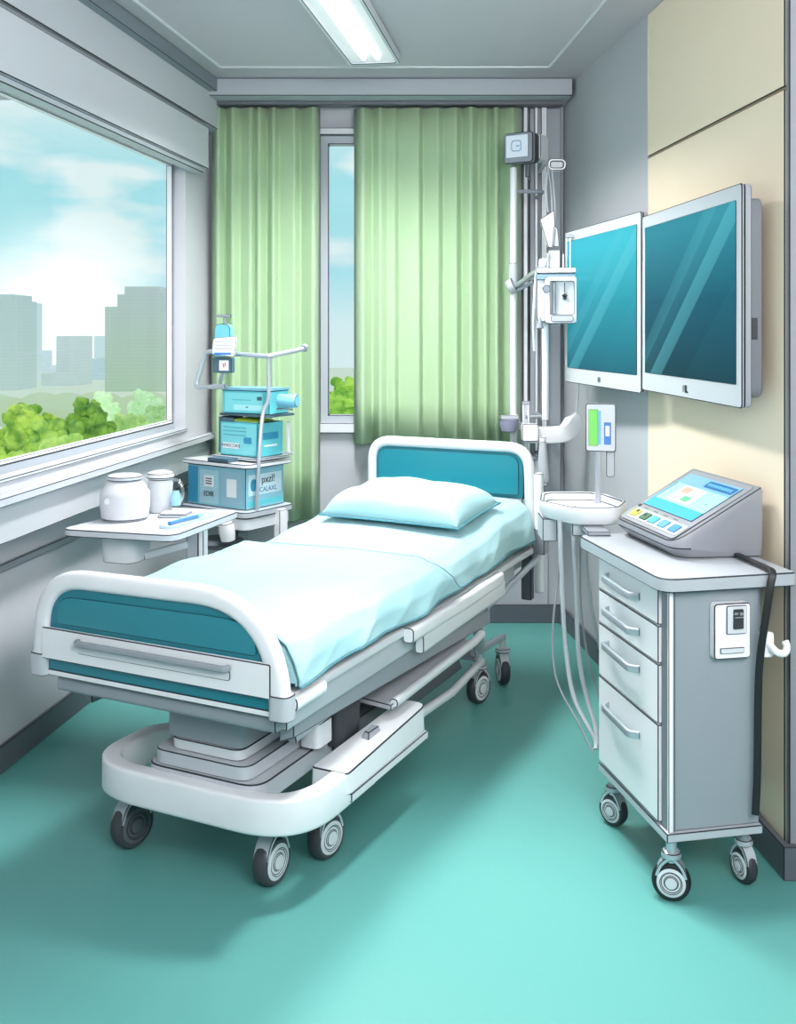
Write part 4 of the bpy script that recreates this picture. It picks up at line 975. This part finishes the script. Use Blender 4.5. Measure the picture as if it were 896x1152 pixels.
def tree(px, py, wpx, hpx, d, label, rgb, rgb2, seed, k=.35):
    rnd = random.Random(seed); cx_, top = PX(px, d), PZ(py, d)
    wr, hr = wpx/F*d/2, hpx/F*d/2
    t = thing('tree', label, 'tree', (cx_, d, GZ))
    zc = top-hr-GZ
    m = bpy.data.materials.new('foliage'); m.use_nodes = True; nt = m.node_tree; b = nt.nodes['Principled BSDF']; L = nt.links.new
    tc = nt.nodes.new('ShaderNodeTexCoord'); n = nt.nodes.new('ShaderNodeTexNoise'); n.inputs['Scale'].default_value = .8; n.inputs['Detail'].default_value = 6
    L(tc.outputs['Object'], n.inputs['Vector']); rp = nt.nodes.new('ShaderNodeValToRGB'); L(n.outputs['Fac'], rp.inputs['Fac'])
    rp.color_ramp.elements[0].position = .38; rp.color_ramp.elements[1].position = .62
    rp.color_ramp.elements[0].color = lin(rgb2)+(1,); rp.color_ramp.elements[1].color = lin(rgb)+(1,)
    L(rp.outputs['Color'], b.inputs['Base Color']); L(rp.outputs['Color'], b.inputs['Emission Color']); b.inputs['Emission Strength'].default_value = k  # leaves glow in their own colour, standing in for daylight
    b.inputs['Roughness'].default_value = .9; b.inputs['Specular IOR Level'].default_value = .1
    bm = bmesh.new()
    for i in range(130):
        a = rnd.uniform(0, 2*PI); e = rnd.uniform(-.9, 1); q = rnd.uniform(.3, .86)
        r = rnd.uniform(.12, .24)*min(wr, hr)*1.1
        p = Vector((math.cos(a)*math.sqrt(1-e*e)*q*wr, math.sin(a)*math.sqrt(1-e*e)*q*wr, zc+e*q*hr))
        bmesh.ops.create_icosphere(bm, subdivisions=2, radius=r, matrix=Matrix.Translation(p))
    for v in bm.verts:
        v.co += v.normal*rnd.uniform(-.14, .16)*min(wr, hr)*.35
    me = bpy.data.meshes.new('crown'); bm.to_mesh(me); bm.free(); me.materials.append(m)
    o = bpy.data.objects.new('crown', me); COL.objects.link(o); o.parent = t
    B().tube([(0, 0, 0), (0, 0, zc)], wr*.09, 8).done('trunk', mat('bark', (110, 96, 74), .9), t, edge=0)
    return t
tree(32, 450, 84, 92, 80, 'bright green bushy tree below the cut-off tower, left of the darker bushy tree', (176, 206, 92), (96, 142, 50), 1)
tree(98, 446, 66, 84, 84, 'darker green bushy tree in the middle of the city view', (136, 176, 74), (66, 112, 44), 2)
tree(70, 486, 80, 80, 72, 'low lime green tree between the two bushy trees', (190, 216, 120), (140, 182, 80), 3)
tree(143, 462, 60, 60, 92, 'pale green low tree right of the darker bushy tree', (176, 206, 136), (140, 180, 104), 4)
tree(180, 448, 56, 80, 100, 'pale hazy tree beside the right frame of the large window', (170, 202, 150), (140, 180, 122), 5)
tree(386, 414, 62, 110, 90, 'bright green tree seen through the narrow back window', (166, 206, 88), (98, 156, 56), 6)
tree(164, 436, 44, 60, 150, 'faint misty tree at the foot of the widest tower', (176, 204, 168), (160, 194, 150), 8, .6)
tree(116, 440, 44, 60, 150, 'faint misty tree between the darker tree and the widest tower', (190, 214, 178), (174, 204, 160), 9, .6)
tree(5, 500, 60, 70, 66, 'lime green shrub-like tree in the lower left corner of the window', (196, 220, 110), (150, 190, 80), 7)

tl = B(); rl_ = random.Random(11)
bumps = [(rl_.uniform(-150, 70), rl_.uniform(2.0, 4.0), rl_.uniform(.5, 2.2)) for _ in range(150)]
def tlf(u, v):
    x = -150+220*u
    h = 2.2+max([hh*max(0, 1-((x-bx)/bw)**2)**.5 for bx, bw, hh in bumps]+[0])
    a_ = PI*v
    return (x, 172-5*math.cos(a_), GZ+h*math.sin(a_)*1.25-.1)
tl.grid(tlf, 420, 10)
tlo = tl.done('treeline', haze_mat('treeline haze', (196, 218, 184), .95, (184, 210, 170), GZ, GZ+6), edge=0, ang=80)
tag(tlo, 'misty pale green treeline along the foot of the hazy towers', 'trees'); tlo['kind'] = 'stuff'

# ------------------------------------------------------------------ world: hazy sky with clouds and a low sun glow
wd = bpy.data.worlds.new('sky'); SC.world = wd; wd.use_nodes = True
nt = wd.node_tree; nt.nodes.clear(); L = nt.links.new
out = nt.nodes.new('ShaderNodeOutputWorld'); bg = nt.nodes.new('ShaderNodeBackground'); L(bg.outputs[0], out.inputs[0])
tc = nt.nodes.new('ShaderNodeTexCoord'); sx = nt.nodes.new('ShaderNodeSeparateXYZ'); L(tc.outputs['Generated'], sx.inputs[0])
mr = nt.nodes.new('ShaderNodeMapRange'); mr.inputs[1].default_value = -.06; mr.inputs[2].default_value = .34; L(sx.outputs['Z'], mr.inputs[0])
rp = nt.nodes.new('ShaderNodeValToRGB'); L(mr.outputs[0], rp.inputs['Fac'])
els = rp.color_ramp.elements
els[0].color = lin((226, 244, 244))+(1,); els[1].color = lin((252, 254, 254))+(1,)
for p_, c_ in ((.16, (220, 244, 247)), (.28, (178, 233, 243)), (.40, (176, 232, 241)), (.50, (170, 229, 238)), (.60, (200, 238, 243)), (.70, (240, 250, 251))):
    e = els.new(p_); e.color = lin(c_)+(1,)
mp = nt.nodes.new('ShaderNodeMapping'); mp.inputs['Scale'].default_value = (3.2, 3.2, 9.5); mp.inputs['Location'].default_value = (.4, .2, .6); L(tc.outputs['Generated'], mp.inputs['Vector'])
nz = nt.nodes.new('ShaderNodeTexNoise'); nz.inputs['Scale'].default_value = 1.6; nz.inputs['Detail'].default_value = 5; nz.inputs['Roughness'].default_value = .5; L(mp.outputs[0], nz.inputs['Vector'])
cr = nt.nodes.new('ShaderNodeValToRGB'); L(nz.outputs['Fac'], cr.inputs['Fac']); cr.color_ramp.elements[0].position = .50; cr.color_ramp.elements[1].position = .60
cr.color_ramp.elements[0].color = (0, 0, 0, 1); cr.color_ramp.elements[1].color = (.85, .85, .85, 1)
mx = nt.nodes.new('ShaderNodeMix'); mx.data_type = 'RGBA'; L(cr.outputs['Color'], mx.inputs['Factor']); L(rp.outputs['Color'], mx.inputs['A']); mx.inputs['B'].default_value = lin((240, 250, 251))+(1,)
sd = Vector(((72-CX)/F, 1, (HY-358)/F)).normalized()
dt = nt.nodes.new('ShaderNodeVectorMath'); dt.operation = 'DOT_PRODUCT'; L(tc.outputs['Generated'], dt.inputs[0]); dt.inputs[1].default_value = sd
m2 = nt.nodes.new('ShaderNodeMapRange'); m2.inputs[1].default_value = .9935; m2.inputs[2].default_value = 1.0; L(dt.outputs['Value'], m2.inputs[0])
pw_ = nt.nodes.new('ShaderNodeMath'); pw_.operation = 'POWER'; L(m2.outputs[0], pw_.inputs[0]); pw_.inputs[1].default_value = 2.2
mx2 = nt.nodes.new('ShaderNodeMix'); mx2.data_type = 'RGBA'; L(pw_.outputs[0], mx2.inputs['Factor']); L(mx.outputs['Result'], mx2.inputs['A']); mx2.inputs['B'].default_value = (1.4, 1.4, 1.38, 1)
L(mx2.outputs['Result'], bg.inputs['Color']); bg.inputs['Strength'].default_value = 1.0

# ------------------------------------------------------------------ ceiling lamp, added fill and spot
def area(name, loc, aim, sx_, sy_, power, color=(1, 1, 1), spread=180):
    l = bpy.data.lights.new(name, 'AREA'); l.shape = 'RECTANGLE'; l.size = sx_; l.size_y = sy_; l.energy = power; l.color = color
    l.spread = math.radians(spread); o = bpy.data.objects.new(name, l); COL.objects.link(o); o.location = loc
    o.rotation_euler = (Vector(aim)-Vector(loc)).to_track_quat('-Z', 'Y').to_euler(); return o
area('ceiling_lamp', (-.20, 4.55, H-.08), (-.20, 4.55, 0), .25, 1.1, 64, spread=138)
area('added_fill', (.75, .3, 2.45), (-.4, 4.6, 2.45), 2.0, 1.3, 118)  # unseen soft fill added near the camera to brighten the room
def spot(name, loc, aim, power, size, blend, rad):
    l = bpy.data.lights.new(name, 'SPOT'); l.energy = power; l.spot_size = math.radians(size); l.spot_blend = blend; l.shadow_soft_size = rad
    o = bpy.data.objects.new(name, l); COL.objects.link(o); o.location = loc
    o.rotation_euler = (Vector(aim)-Vector(loc)).to_track_quat('-Z', 'Y').to_euler(); return o
spot('floor_pool_spot', (.45, 3.2, H-.06), (.20, 2.55, 0), 340, 58, 1.0, .15)  # unseen spot added to make the bright pool on the floor

GROUPS = {'box': 'cartons stacked on the supply trolley', 'building': 'hazy towers in the city view', 'tree': 'trees outside the windows',
          'curtain': 'green curtains on the back wall', 'monitor': 'monitors on the right wall'}
for o in COL.objects:
    if o.get('category') in GROUPS: o['group'] = GROUPS[o['category']]
SC.view_settings.view_transform = 'Standard'
SC.view_settings.look = 'None'
SC.view_settings.exposure = 0.0
